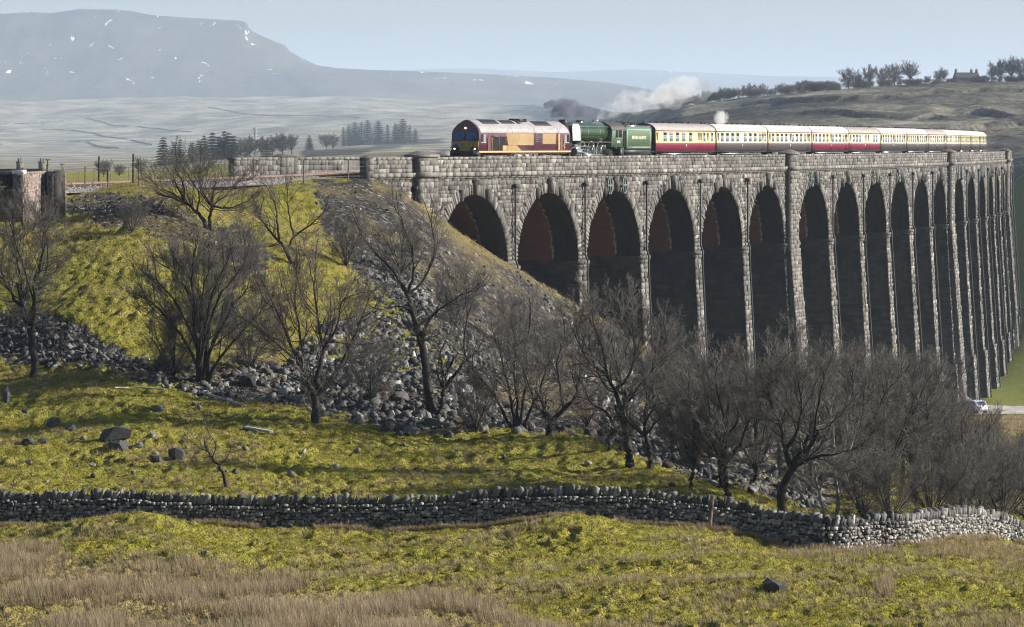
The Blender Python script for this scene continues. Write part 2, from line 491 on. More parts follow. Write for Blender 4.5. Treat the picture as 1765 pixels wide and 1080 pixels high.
for pl in ([(1330, 198), (1400, 189), (1450, 187), (1500, 191), (1575, 200), (1570, 207), (1480, 204), (1400, 201)],
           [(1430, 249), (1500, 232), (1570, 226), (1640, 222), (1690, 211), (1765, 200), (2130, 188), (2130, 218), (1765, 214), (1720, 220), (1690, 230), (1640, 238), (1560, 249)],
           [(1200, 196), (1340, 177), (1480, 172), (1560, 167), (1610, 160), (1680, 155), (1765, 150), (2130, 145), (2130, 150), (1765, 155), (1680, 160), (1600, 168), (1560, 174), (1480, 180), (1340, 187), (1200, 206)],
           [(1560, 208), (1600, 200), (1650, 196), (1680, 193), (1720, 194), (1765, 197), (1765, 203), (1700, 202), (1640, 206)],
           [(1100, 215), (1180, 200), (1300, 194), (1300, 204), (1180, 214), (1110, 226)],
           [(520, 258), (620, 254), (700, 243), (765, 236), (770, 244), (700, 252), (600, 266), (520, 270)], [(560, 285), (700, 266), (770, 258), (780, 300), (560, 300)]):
    hea = np.maximum(hea, inpoly(HP + _jx, HPYY + _jy, pl).astype(float))  # painted shade bands of the banks
_st = stretch(HP, HYY) / HYY
hea = np.maximum(hea, np.clip((HP - 1130) / 120, 0, 1) * np.clip(.6 + .5 * fbm(HX * .02, HYY * .01, 3, 97), 0, .88))  # darker moor tone on the right
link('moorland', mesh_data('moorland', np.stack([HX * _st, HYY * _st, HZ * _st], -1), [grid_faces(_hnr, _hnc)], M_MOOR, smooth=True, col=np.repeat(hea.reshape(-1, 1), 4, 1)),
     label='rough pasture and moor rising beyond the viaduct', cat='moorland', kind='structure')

n = NT('fell side'); P = n.geo()
n1 = n.noise(n.scale(P, (1, .5, 2.2)), .0025, 6, .65); n2 = n.noise(n.scale(P, (1, .3, 1.2)), .006, 4, .6)
zz = n.node('SeparateXYZ', Vector=P).outputs[2]
base = n.ramp(n1, [(.3, (.03, .026, .022)), (.5, (.07, .06, .045)), (.68, (.13, .11, .07))])
# snow lies in streaks on the upper flank
sn = n.noise(n.scale(P, (1, .3, .45)), .027, 4, .62, .8)
sp = n.noise(P, .001, 3, .5)
sel = n.math('MULTIPLY', n.ramp(sn, [(.655, 0), (.675, 1)]), n.ramp(sp, [(.36, 0), (.46, 1)]))
sel = n.math('MULTIPLY', sel, n.ramp(n.math('DIVIDE', zz, 435.0), [(.30, 0), (.36, 1)]))
fell = n.mix(sel, base, (.72, .74, .78))
n.bump(n2, 1.0, 20.0); n.b.inputs['Specular IOR Level'].default_value = .05
M_FELL = n.color(fell)


def hill_range(name, label, crest, Yf, Yc, zf, mat, cliff=0, seed=1, nt=70, nx=330, curve=1.0, gully=.02):
    px = np.linspace(-650, 2450, nx); cx_, cy_ = np.array(crest, float).T
    cy = np.interp(px, cx_, cy_); t = np.concatenate([np.linspace(0, 1, nt), np.linspace(1.03, 1.35, 8)])
    T, PXX = np.meshgrid(t, px, indexing='ij')
    Y = Yf + (Yc - Yf) * T; X = (PXX - CX) / F * Y
    zc = (HY - cy) / F * Yc
    g = np.where(T <= 1, np.clip(T, 0, 1) ** curve, 1 - (T - 1) * 2.2)
    if cliff:
        hgt = np.clip((zc - 205) / 165, 0, 1)[None]
        st = T + .02 * fbm(X * .0019, Y * 0 + 3, 3, seed + 5)
        steps = .10 * (1 / (1 + np.exp(-(st - .93) / .008)) - 1) + .07 * (1 / (1 + np.exp(-(st - .80) / .012)) - 1)
        g = np.where(T <= 1, np.clip(g ** 1.0, 0, 1) + steps * hgt + .17 * hgt * T * (T < .999), g)
        g = np.where((T <= 1), np.minimum(g, 1), g)
    zs_ = np.convolve(np.pad(zc, 40, 'edge'), np.ones(81) / 81, 'valid')
    bl = np.clip((T - .55) / .42, 0, 1) ** 2
    zc = zs_[None] * (1 - bl) + zc[None] * bl
    Z = zf + (zc - zf) * g
    det = (fbm(X * .0025, Y * .0007, 4, seed) * gully + .4 * gully * fbm(X * .009, Y * .0025, 3, seed + 9)) * np.clip(zc - zf, 10, 400)
    Z = Z + det * np.clip((1 - T) * 3, 0, 1) * np.clip(T * 3, 0, 1)
    link(name, mesh_data(name, np.stack([X, Y, Z], -1), [grid_faces(len(t), nx)], mat, smooth=True), label=label, cat='hill', kind='structure')


hill_range('hills', 'low ridge of hazy rough grazing across the valley', [(-650, 190), (-200, 184), (0, 176), (90, 172), (200, 168), (300, 168), (420, 175), (480, 172), (560, 171), (640, 174), (760, 181), (900, 186), (1000, 190), (1200, 200), (2450, 215)], 5600, 7500, -12, M_MOOR, seed=11, gully=.05)
hill_range('hills', 'flat topped fell with stepped cliffs and streaks of snow', [(-650, 62), (-300, 50), (-60, 30), (0, 26), (50, 22), (90, 24), (135, 16), (200, 17), (228, 20), (260, 27), (300, 30), (370, 34), (405, 36), (422, 38), (428, 42), (431, 52), (445, 60), (470, 72), (492, 80), (500, 90), (522, 101), (546, 112), (580, 117), (640, 120), (760, 124), (850, 128), (960, 134), (1040, 141), (1100, 150), (1200, 168), (1400, 190), (2450, 215)], 7600, 9300, 51, M_FELL, cliff=1, seed=23, nt=110, nx=460, curve=1.15, gully=.035)
hill_range('hills', 'palest far ridge low on the horizon', [(-650, 150), (400, 140), (560, 128), (700, 120), (790, 117.5), (830, 118), (900, 121), (960, 124), (1030, 121), (1090, 119), (1160, 122), (1260, 127), (1340, 131), (1420, 132), (1600, 138), (2450, 150)], 16000, 18500, 170, M_FELL, seed=37, gully=.02)
# ------------------------------------------------------------------ viaduct on its curve
PITCH, KING, RISE, HALF = 15.5, 19.2, 6.3, 6.85
NARCH = 20
Z_TOP, Z_STR, Z_SPR, Z_CRN, Z_RAIL = -.98, -2.62, -10.52, -4.22, -1.62
WIDTH = 8.8
_s = np.linspace(-140, 420, 5601); _th = np.where(_s < 340, .4416 - 1.1758e-3 * _s + 8.49e-7 * _s * _s, .14)
_i0 = 1400
_dx, _dy = np.sin(_th), np.cos(_th)
_CXs = np.concatenate([[0], np.cumsum((_dx[1:] + _dx[:-1]) / 2 * .1)]); _CYs = np.concatenate([[0], np.cumsum((_dy[1:] + _dy[:-1]) / 2 * .1)])
_CXs += -3.263 - _CXs[_i0]; _CYs += 301.62 - _CYs[_i0]


def cpos(s, d=0.0):
    """world X, Y at arc length s, offset d towards the camera side of the face"""
    th = np.interp(s, _s, _th)
    return np.interp(s, _s, _CXs) + d * np.cos(th), np.interp(s, _s, _CYs) - d * np.sin(th)


def heading(s): return float(np.interp(s, _s, _th))


def cxf(V):
    """(s, d, z) -> world"""
    X, Y = cpos(V[:, 0], V[:, 1])
    return np.stack([X, Y, V[:, 2]], 1)


SA = [0.0]
for i in range(1, NARCH): SA.append(SA[-1] + (KING if i % 6 == 0 else PITCH))
# piers: (s centre, half thickness, king?)
PIERS = [(-HALF - 2.75, 2.75, True)]
for i in range(NARCH - 1):
    k = (i + 1) % 6 == 0
    PIERS.append((.5 * (SA[i] + SA[i + 1]), 2.75 if k else .9, k))
PIERS.append((SA[-1] + HALF + .9, .9, False))

n = NT('rock faced stone'); P = n.geo()
t = n.attr('tint'); f = n.noise(P, 2.2, 6, .7); b = n.noise(P, .22, 4, .6)
k = n.math('ADD', n.math('MULTIPLY', t, .62), n.math('MULTIPLY', f, .40))
c = n.ramp(k, [(.2, (.018, .018, .019)), (.40, (.076, .074, .072)), (.60, (.168, .160, .150)), (.88, (.35, .33, .305))])
c = n.mix(n.math('MULTIPLY', n.ramp(b, [(.42, 0), (.64, 1)]), .6), c, (.06, .057, .056))
stk = n.noise(n.scale(P, (1.3, 1.3, .10)), 1.0, 4, .6)
c = n.mix(n.math('MULTIPLY', n.ramp(stk, [(.52, 0), (.66, 1)]), .65), c, (.045, .043, .043))
c = n.mix(n.math('MULTIPLY', n.ramp(stk, [(.28, 1), (.36, 0)]), .4), c, (.40, .385, .36))
n.bump(n.noise(P, 7, 5, .7), .9, .06)
M_STONE = n.color(c)

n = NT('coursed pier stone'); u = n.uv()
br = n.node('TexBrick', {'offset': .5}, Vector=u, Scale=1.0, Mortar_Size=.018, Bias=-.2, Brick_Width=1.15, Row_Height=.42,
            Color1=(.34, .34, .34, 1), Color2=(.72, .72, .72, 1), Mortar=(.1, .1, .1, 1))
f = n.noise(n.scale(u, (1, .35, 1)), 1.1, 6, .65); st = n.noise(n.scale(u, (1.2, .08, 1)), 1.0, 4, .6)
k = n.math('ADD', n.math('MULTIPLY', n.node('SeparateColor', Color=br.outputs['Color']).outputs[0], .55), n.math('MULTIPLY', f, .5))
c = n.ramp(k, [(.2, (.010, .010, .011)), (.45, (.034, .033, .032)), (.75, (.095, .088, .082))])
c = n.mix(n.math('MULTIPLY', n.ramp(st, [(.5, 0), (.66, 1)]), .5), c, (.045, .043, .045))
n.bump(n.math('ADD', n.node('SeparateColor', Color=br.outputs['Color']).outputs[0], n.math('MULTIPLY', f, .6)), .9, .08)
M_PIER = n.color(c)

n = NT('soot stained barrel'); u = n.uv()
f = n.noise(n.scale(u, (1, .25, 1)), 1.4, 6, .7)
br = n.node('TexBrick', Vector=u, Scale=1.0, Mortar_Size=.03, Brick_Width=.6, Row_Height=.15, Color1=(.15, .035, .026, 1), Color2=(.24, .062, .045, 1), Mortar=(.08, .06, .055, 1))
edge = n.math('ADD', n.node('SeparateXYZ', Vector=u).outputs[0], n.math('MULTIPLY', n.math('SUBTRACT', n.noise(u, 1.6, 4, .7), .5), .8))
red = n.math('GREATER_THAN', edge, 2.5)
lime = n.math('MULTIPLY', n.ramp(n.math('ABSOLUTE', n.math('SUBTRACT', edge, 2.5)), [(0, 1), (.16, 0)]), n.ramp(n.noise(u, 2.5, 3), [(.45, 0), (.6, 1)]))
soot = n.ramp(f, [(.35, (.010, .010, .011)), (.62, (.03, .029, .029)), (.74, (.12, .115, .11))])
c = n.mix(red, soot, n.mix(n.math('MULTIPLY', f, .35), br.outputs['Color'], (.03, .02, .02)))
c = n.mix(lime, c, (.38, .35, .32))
n.bump(f, .5, .06)
M_BARREL = n.color(c)
M_IRON = paint('dark cast iron', (.02, .02, .022), .6, .3)
M_PLATE = paint('verdigris painted iron', (.12, .155, .15), .6, .3, wear=.3)
M_BALLAST = None


def block(V, mb, s0, s1, z0, z1, d0, dep, tint, jit=.02):
    """one rock-faced block: recessed edge, rough raised face (s, d, z)"""
    j = rng.uniform(-1, 1, (4, 3)) * np.array([jit, dep * .35, jit])
    a = .022
    base = np.array([(s0, d0, z0), (s1, d0, z0), (s1, d0, z1), (s0, d0, z1)])
    top = np.array([(s0 + a, d0 + dep * .6, z0 + a), (s1 - a, d0 + dep * .6, z0 + a), (s1 - a, d0 + dep * .6, z1 - a), (s0 + a, d0 + dep * .6, z1 - a)]) + j
    c = np.array([[rng.uniform(s0 * .65 + s1 * .35, s0 * .35 + s1 * .65), d0 + dep * rng.uniform(.65, 1.15), rng.uniform(z0 * .6 + z1 * .4, z0 * .4 + z1 * .6)]])
    # seen from the camera side (+d), s runs away; order so that normals face +d
    mb.add(np.vstack([base, top, c]), [(1, 0, 4, 5), (2, 1, 5, 6), (3, 2, 6, 7), (0, 3, 7, 4)], [(5, 4, 8), (6, 5, 8), (7, 6, 8), (4, 7, 8)], tint=tint)


def courses(z0, z1, lo=.30, hi=.46):
    zs = [z1]
    while zs[-1] - z0 > hi: zs.append(zs[-1] - rng.uniform(lo, hi))
    zs.append(z0)
    return zs[::-1]


def arch_z(ds):
    r = np.clip(1 - (ds / HALF) ** 2, 0, None)
    return Z_SPR + RISE * np.sqrt(r)


via = empty('railway_viaduct', (*cpos(0), Z_TOP), label='long curved viaduct of rough grey stone arches carrying the train', cat='viaduct')
VINV = None


def vlink(mb, name, mats, parent=None, smooth=False, **kw):
    """build in world space, parent to the viaduct's root without moving"""
    o = mb.build(name, mats, None, smooth, **kw)
    p = parent or via
    o.parent = p
    o.matrix_parent_inverse = Matrix.Translation(-Vector(via.location)) if p is via else Matrix.Identity(4)
    return o


S0, S1 = -19.0, SA[-1] + HALF + 1.8
# ---- core walls (mortar plane) both faces, spandrels over each arch
sp = MB(); sp.xf = cxf
blocks = MB(); blocks.xf = cxf
for face_d, flip in ((0.0, False), (-WIDTH, True)):
    for i, sa in enumerate(SA):
        xs = np.concatenate([[sa - HALF], sa - HALF * np.cos(np.linspace(0, np.pi, 29))[1:-1], [sa + HALF]])
        V = []
        for x in xs: V += [(x, face_d, float(arch_z(x - sa))), (x, face_d, Z_STR)]
        Q = [(2 * j + 2, 2 * j, 2 * j + 1, 2 * j + 3) if not flip else (2 * j, 2 * j + 2, 2 * j + 3, 2 * j + 1) for j in range(len(xs) - 1)]
        sp.add(V, Q, tint=.15)
    for (pc, ph, k) in PIERS:
        a, b = pc - ph, pc + ph
        if pc == PIERS[0][0]: a = S0
        V = [(a, face_d, Z_SPR), (b, face_d, Z_SPR), (b, face_d, Z_STR), (a, face_d, Z_STR)]
        sp.add(V, [(1, 0, 3, 2) if not flip else (0, 1, 2, 3)], tint=.15)
# the wing end
sp.add([(S0, 0, -11), (S0, -WIDTH, -11), (S0, -WIDTH, Z_STR), (S0, 0, Z_STR)], [(0, 1, 2, 3)], tint=.3)
for z0, z1 in zip(*(lambda q: (q[:-1], q[1:]))(courses(Z_SPR, Z_STR - .02, .25, .42))):
    s = S0 + rng.uniform(0, .4)
    while s < S1:
        L = rng.uniform(.38, .95); e = s + L; m = .5 * (s + e); zm = .5 * (z0 + z1)
        ok = True
        for sa in SA:
            if abs(m - sa) < HALF + 1.2:
                x = (m - sa) / (HALF + .95 + L * .25); zz = (zm - Z_SPR - .1) / (RISE + .95)
                if zz > 0 and x * x + zz * zz < 1: ok = False
                if abs(m - sa) < HALF + L * .3 and zm < Z_SPR + .3: ok = False
        if ok:
            block(None, blocks, s, e, z0, z1, 0, rng.uniform(.04, .17), np.clip(rng.normal(.5, .21), .03, 1))
        s = e + .015
    # (blocks stop above the springing; the piers carry their own)
spo = vlink(sp, 'spandrel_wall', M_STONE)
vlink(blocks, 'facing', M_STONE, label=None)

# ---- arches: barrel, voussoirs, keystone, tie plates
for i, sa in enumerate(SA):
    mb = MB(); mb.xf = cxf
    A = np.linspace(0, np.pi, 31); dd = [0, -1.2, -2.5, -4, -6.2, -WIDTH]
    xs = sa - HALF * np.cos(A); zs = Z_SPR + RISE * np.sin(A)
    V, U = [], []
    arc = np.concatenate([[0], np.cumsum(np.hypot(np.diff(xs), np.diff(zs)))])
    for x, z, l in zip(xs, zs, arc):
        for d in dd: V.append((x, d, z)); U.append((-d, l))
    nd = len(dd)
    Q = [(a * nd + b, a * nd + b + 1, (a + 1) * nd + b + 1, (a + 1) * nd + b) for a in range(30) for b in range(nd - 1)]
    mb.add(V, Q, uv=np.array(U))
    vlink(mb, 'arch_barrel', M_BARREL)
    mb = MB(); mb.xf = cxf
    nv = 57
    ang = np.linspace(0.02, np.pi - .02, nv + 1)
    for a0, a1 in zip(ang[:-1], ang[1:]):
        key = abs(.5 * (a0 + a1) - np.pi / 2) < .04
        w = rng.uniform(.70, 1.15); pr = rng.uniform(.03, .16)
        if key: w, pr = 1.35, .5
        def pt(a, r, d): return (sa - (HALF + r) * math.cos(a), d, Z_SPR + (RISE + r) * math.sin(a))
        g = .006
        a0 += g; a1 -= g
        B = [pt(a0, 0, -.02), pt(a1, 0, -.02), pt(a1, w, -.02), pt(a0, w, -.02)]
        j = rng.uniform(.6, 1.3, 4) * pr
        T = [pt(a0 + .004, .02, j[0]), pt(a1 - .004, .02, j[1]), pt(a1 - .004, w - .03, j[2]), pt(a0 + .004, w - .03, j[3])]
        cc = [tuple(np.mean(T, 0) + np.array([0, pr * rng.uniform(-.1, .25), 0]))]
        mb.add(B + T + cc, [(1, 0, 4, 5), (2, 1, 5, 6), (3, 2, 6, 7), (0, 3, 7, 4)], [(5, 4, 8), (6, 5, 8), (7, 6, 8), (4, 7, 8)], tint=np.clip(rng.normal(.56, .16), .1, 1))
    # two bracket stones beside the crown
    for q in (-1, 1):
        x = sa + q * 2.55
        block(None, mb, x - .22, x + .22, -4.75, -3.75, .02, .42, .2)
    vlink(mb, 'arch_ring', M_STONE)
    if i in (2, 6, 8, 9, 12, 14):
        for q in (-1, 1):
            mb = MB(); mb.xf = cxf
            a = np.linspace(0, 2 * np.pi, 25)
            x = sa + q * 1.85
            pts = np.stack([x + .55 * np.cos(a), np.full(25, .34), -3.72 + .80 * np.sin(a)], 1)
            mb.tube(pts, .085, 6, cap=False)
            mb.box(x - .55, x + .55, .30, .40, -3.80, -3.64)
            mb.box(x - .07, x + .07, .30, .40, -4.5, -2.95)
            vlink(mb, 'tie_plate', M_PLATE)

# ---- piers
for pi_, (pc, ph, king) in enumerate(PIERS):
    xg, yg = cpos(pc, 0)
    zb = float(gz(xg, yg)); xg2, yg2 = cpos(pc, -WIDTH); zb = min(zb, float(gz(xg2, yg2))) - 2.5
    if pi_ == 0: zb = -16
    H = Z_SPR - zb
    bt, bs = 1 / 17., 1 / 45.
    mb = MB(); mb.xf = cxf
    zs = np.linspace(Z_SPR, zb, max(2, int(H / 5) + 1))
    V, U = [], []
    for z in zs:
        q = Z_SPR - z; e = .28 if z < -29 else 0
        h = ph + q * bs + e * .5; f = q * bt + e; bk = -WIDTH - q * bt - e
        ring = [(pc - h, f, z), (pc + h, f, z), (pc + h, bk, z), (pc - h, bk, z)]
        V += ring
        U += [(0, z), (2 * h, z), (2 * h + WIDTH, z), (4 * h + WIDTH, z)]
    Q = []
    for a in range(len(zs) - 1):
        for b in (0, 1, 2):
            Q.append((a * 4 + b, a * 4 + b + 1, (a + 1) * 4 + b + 1, (a + 1) * 4 + b)[::-1])
    V2 = []; U2 = []
    for z in zs:
        q = Z_SPR - z; e = .28 if z < -29 else 0
        h = ph + q * bs + e * .5
        V2 += [(pc - h, q * bt + e, z), (pc - h, -WIDTH - q * bt - e, z)]; U2 += [(0, z), (WIDTH + 2 * q * bt, z)]
    Q2 = [(2 * a, 2 * a + 1, 2 * a + 3, 2 * a + 2)[::-1] for a in range(len(zs) - 1)]
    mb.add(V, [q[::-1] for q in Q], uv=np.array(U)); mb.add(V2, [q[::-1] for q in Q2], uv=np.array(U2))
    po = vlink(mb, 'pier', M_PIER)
    fb = MB(); fb.xf = cxf
    if H > 1:
        # rough facing of the narrow front
        zc = courses(max(zb, -46), Z_SPR - .3, .38, .62)
        for z0, z1 in zip(zc[:-1], zc[1:]):
            q = Z_SPR - .5 * (z0 + z1); e = .28 if z1 < -29 else 0
            h = ph + q * bs + e * .5; f = q * bt + e - .03
            edges = [-h - rng.uniform(0, .06)]
            while edges[-1] < h - .55: edges.append(min(edges[-1] + rng.uniform(.5, 1.0), h))
            edges[-1] = h + rng.uniform(0, .06)
            for a, b in zip(edges[:-1], edges[1:]):
                block(None, fb, pc + a, pc + b, z0, z1, f, rng.uniform(.06, .22), np.clip(rng.normal(.60, .19), .1, 1), .05)
        # impost stones
        for z0, z1, o in ((Z_SPR - .28, Z_SPR + .02, .30), (Z_SPR - .62, Z_SPR - .30, .18)):
            fb.box(pc - ph - o * .6, pc + ph + o * .6, -.5, o, z0, z1, tint=.5)
        fo = vlink(fb, 'pier_facing', M_STONE)
        dp = MB(); dp.xf = cxf
        f0 = .62 if king else 0
        x = pc + (-ph * .62 if king else 0)
        dp.tube([(x, .30 + f0 * 0, Z_STR - .95), (x, .32, Z_SPR + .6), (x, .55, Z_SPR), (x, .46 + .05, Z_SPR - 1), (x, .35 + (Z_SPR - zb) * bt + (.3 if zb < -29 else 0), zb)], .10, 6)
        dp.box(x - .22, x + .22, .16, .5, Z_STR - 1.1, Z_STR - .75)
        vlink(dp, 'drainpipe', M_IRON)
    if king:
        kb = MB(); kb.xf = cxf
        hw = 1.6
        c0 = pc if pi_ == 0 else pc - .75
        zbk = max(zb, -46)
        prof = [(Z_TOP + .02, .62), (Z_STR, .62), (Z_SPR, .66), (zbk, .66 + (Z_SPR - zbk) * bt + .3)]
        rings = [[(c0 - hw - (zz < -11) * .25, -.05, zz), (c0 + hw + (zz < -11) * .25, -.05, zz), (c0 + hw + (zz < -11) * .25, dd_, zz), (c0 - hw - (zz < -11) * .25, dd_, zz)] for zz, dd_ in prof[::-1]]
        kb.loft(rings, tint=.45)
        zc = courses(zbk, Z_TOP - .3, .34, .52)
        for z0, z1 in zip(zc[:-1], zc[1:]):
            dz = .62 if z1 > Z_SPR else .66 + (Z_SPR - z1) * bt * 1.0 + .3 * (Z_SPR - z1) / (Z_SPR - zbk)
            w = hw + (z1 < -11) * .25
            edges = [-w]
            while edges[-1] < w - .6: edges.append(edges[-1] + rng.uniform(.55, 1.1))
            edges[-1] = w
            for a, b in zip(edges[:-1], edges[1:]):
                block(None, kb, c0 + a, c0 + b, z0, z1, dz - .02, rng.uniform(.06, .2), np.clip(rng.normal(.55, .15), .1, 1))
        # cap stone with a low pyramid
        kb.box(c0 - hw - .10, c0 + hw + .10, -.8, .78, Z_TOP, Z_TOP + .2, tint=.6)
        kb.loft([[(c0 - hw - .10, -.8, Z_TOP + .202), (c0 + hw + .10, -.8, Z_TOP + .202), (c0 + hw + .10, .78, Z_TOP + .202), (c0 - hw - .10, .78, Z_TOP + .202)],
                 [(c0 - .8, -.1, Z_TOP + .52), (c0 + .8, -.1, Z_TOP + .52), (c0 + .8, .1, Z_TOP + .52), (c0 - .8, .1, Z_TOP + .52)]], tint=.55)
        kb.box(c0 - hw - .12, c0 + hw + .12, .02, .98, Z_STR, Z_STR + .36, tint=.6)
        vlink(kb, 'pilaster', M_STONE)

# ---- parapets, string course, deck
def swept(mb, s0, s1, d0, d1, z0, z1, step=2.0, tint=.5):
    ss = np.linspace(s0, s1, max(2, int((s1 - s0) / step)))
    mb.loft([[(s, d0, z0), (s, d1, z0), (s, d1, z1), (s, d0, z1)][::-1] for s in ss], tint=tint)


mb = MB(); mb.xf = cxf
swept(mb, S0, S1, -.52, 0, Z_STR, Z_TOP - .22, tint=.3)
for z0, z1 in ((Z_STR + .36, Z_STR + .70), (Z_STR + .70, Z_STR + 1.06), (Z_STR + 1.06, Z_TOP - .22)):
    s = S0
    while s < S1:
        L = rng.uniform(.45, 1.2)
        block(None, mb, s, min(s + L, S1), z0, z1, 0, rng.uniform(.05, .17), np.clip(rng.normal(.52, .16), .1, 1)); s += L + .01
s = S0
while s < S1:                                    # coping stones
    L = rng.uniform(.8, 1.4); o = rng.uniform(-.015, .015)
    mb.box(s, min(s + L - .02, S1), -.60, .12 + o, Z_TOP - .215, Z_TOP + o, tint=np.clip(rng.normal(.66, .1), .2, 1)); s += L
vlink(mb, 'parapet', M_STONE)
mb = MB(); mb.xf = cxf
swept(mb, S0 - 7, S1, -WIDTH, -WIDTH + .5, Z_STR - .4, Z_TOP - .22, tint=.4)
s = S0 - 7
while s < -8:                                    # only the near end of the far parapet shows
    for z0, z1 in ((Z_STR - .35, Z_STR + .1), (Z_STR + .1, Z_STR + .55), (Z_STR + .55, Z_STR + 1.0), (Z_STR + 1.0, Z_TOP - .2)):
        e = s
        while e < s + 2.0:
            L = rng.uniform(.5, .9)
            block(None, mb, e, min(e + L, s + 2.0), z0, z1, -WIDTH + .5, rng.uniform(.05, .16), np.clip(rng.normal(.45, .15), .1, 1)); e += L
    s += 2.0
s = S0 - 7
while s < S1:
    L = rng.uniform(.8, 1.4); mb.box(s, min(s + L - .02, S1), -WIDTH - .1, -WIDTH + .62, Z_TOP - .215, Z_TOP, tint=rng.uniform(.4, .7)); s += L
sx = S0 + .2                                    # low raised block with a shallow cap
mb.box(sx, sx + 2.6, -WIDTH - .2, -WIDTH + .66, Z_STR - .4, Z_TOP + .05, tint=.4)
for z0, z1 in ((Z_STR - .35, Z_STR + .25), (Z_STR + .25, Z_STR + .85), (Z_STR + .85, Z_TOP + .02)):
    e = sx
    while e < sx + 2.5:
        L = rng.uniform(.5, .9); block(None, mb, e, min(e + L, sx + 2.6), z0, z1, -WIDTH + .66, rng.uniform(.05, .14), np.clip(rng.normal(.45, .15), .1, 1)); e += L
mb.loft([[(sx - .06, -WIDTH - .26, Z_TOP + .052), (sx + 2.66, -WIDTH - .26, Z_TOP + .052), (sx + 2.66, -WIDTH + .84, Z_TOP + .052), (sx - .06, -WIDTH + .84, Z_TOP + .052)], [(sx + .5, -WIDTH + .1, Z_TOP + .26), (sx + 2.1, -WIDTH + .1, Z_TOP + .26), (sx + 2.1, -WIDTH + .5, Z_TOP + .26), (sx + .5, -WIDTH + .5, Z_TOP + .26)]], tint=.5)
vlink(mb, 'parapet', M_STONE)
mb = MB(); mb.xf = cxf
s = S0
while s < S1:
    L = rng.uniform(.9, 1.5)
    mb.box(s, min(s + L - .015, S1), -.1, .34, Z_STR, Z_STR + .35, tint=np.clip(rng.normal(.66, .12), .2, 1))
    mb.box(s, min(s + L - .015, S1), -.1, .20, Z_STR - .17, Z_STR - .003, tint=.5); s += L
vlink(mb, 'string_course', M_STONE)
mb = MB(); mb.xf = cxf
mb.box(S0 - .25, S0 + .5, -.6, .22, -4.2, Z_TOP - .05, tint=.4)
for k in range(6): block(None, mb, S0 - .24, S0 + .5, -4.1 + k * .51, -3.61 + k * .51, .22, .12, rng.uniform(.3, .6))
mb.loft([[(S0 - .3, -.66, Z_TOP - .048), (S0 + .55, -.66, Z_TOP - .048), (S0 + .55, .34, Z_TOP - .048), (S0 - .3, .34, Z_TOP - .048)], [(S0, -.3, Z_TOP + .14), (S0 + .3, -.3, Z_TOP + .14), (S0 + .3, 0, Z_TOP + .14), (S0, 0, Z_TOP + .14)]], tint=.55)
vlink(mb, 'end_pillar', M_STONE)
mb = MB(); mb.xf = cxf
ss = np.linspace(S0, S1, 160)
def rail_z(s): return np.interp(s, [-140, -66, -21, 2, 500], [-3.6, -2.85, -2.3, Z_RAIL, Z_RAIL])


mb.loft([[(s, -WIDTH + .5, min(Z_RAIL, float(rail_z(s))) - .30), (s, -.5, min(Z_RAIL, float(rail_z(s))) - .30)] for s in ss], False, False, closed=False)
n = NT('ballast'); P = n.geo()
v = n.node('TexVoronoi', Vector=P, Scale=9.0)
n.bump(v.outputs['Distance'], 1, .06)
M_BALLAST = n.color(n.ramp(n.node('SeparateColor', Color=v.outputs['Color']).outputs[0], [(0, (.06, .055, .05)), (.6, (.16, .15, .14)), (1, (.34, .32, .30))]))
vlink(mb, 'deck', M_BALLAST)

# ---- railway track: falls gently on the embankment left of the viaduct
def rail_z(s): return np.interp(s, [-140, -66, -21, 2, 500], [-3.6, -2.85, -2.3, Z_RAIL, Z_RAIL])


D_TRK = -4.4
M_RAIL = paint('rusty rail steel', (.13, .075, .055), .5, .5, wear=.3)
M_SLEEPER = paint('weathered concrete', (.17, .155, .14), .9, .2, wear=.25)
trk = tag(empty('railway_track', (*cpos(-40, D_TRK), rail_z(-40))), 'rusty railway track running along the embankment onto the viaduct', 'track')
for g in (-.74, .74):
    mb = MB(); mb.xf = cxf
    ss = np.arange(-110, S1, 1.5)
    mb.loft([[(s, D_TRK + g - .05, rail_z(s) - .15), (s, D_TRK + g + .05, rail_z(s) - .15), (s, D_TRK + g + .036, rail_z(s)), (s, D_TRK + g - .036, rail_z(s))][::-1] for s in ss])
    o = mb.build('rail', M_RAIL); o.parent = trk; o.matrix_parent_inverse = Matrix.Translation(-Vector(trk.location))
mb = MB(); mb.xf = cxf
for s in np.arange(-110, 4, .65): mb.box(s - .13, s + .13, D_TRK - 1.25, D_TRK + 1.25, rail_z(s) - .33, rail_z(s) - .155)
o = mb.build('sleepers', M_SLEEPER); o.parent = trk; o.matrix_parent_inverse = Matrix.Translation(-Vector(trk.location))
mb = MB(); mb.xf = cxf
ss = np.arange(-110, S0 + 1, 1.5)
for a in range(1):
    mb.loft([[(s, D_TRK + 2.9, rail_z(s) - .62), (s, D_TRK + 2.0, rail_z(s) - .26), (s, D_TRK - 2.0, rail_z(s) - .26), (s, D_TRK - 3.4, rail_z(s) - 1.2)][::-1] for s in ss], False, False, closed=False)
mb.build('trackbed', M_BALLAST, label='stone ballast bed under the track', cat='trackbed', kind='structure')
# ------------------------------------------------------------------ the train (local: x rearwards along the track, -y camera side, z above rail)
def seat(s0, s1):
    """location and heading of a vehicle standing on the track between arc lengths s0 and s1"""
    x0, y0 = cpos(s0, D_TRK); x1, y1 = cpos(s1, D_TRK)
    return (float(x0), float(y0), Z_RAIL), math.atan2(y1 - y0, x1 - x0)


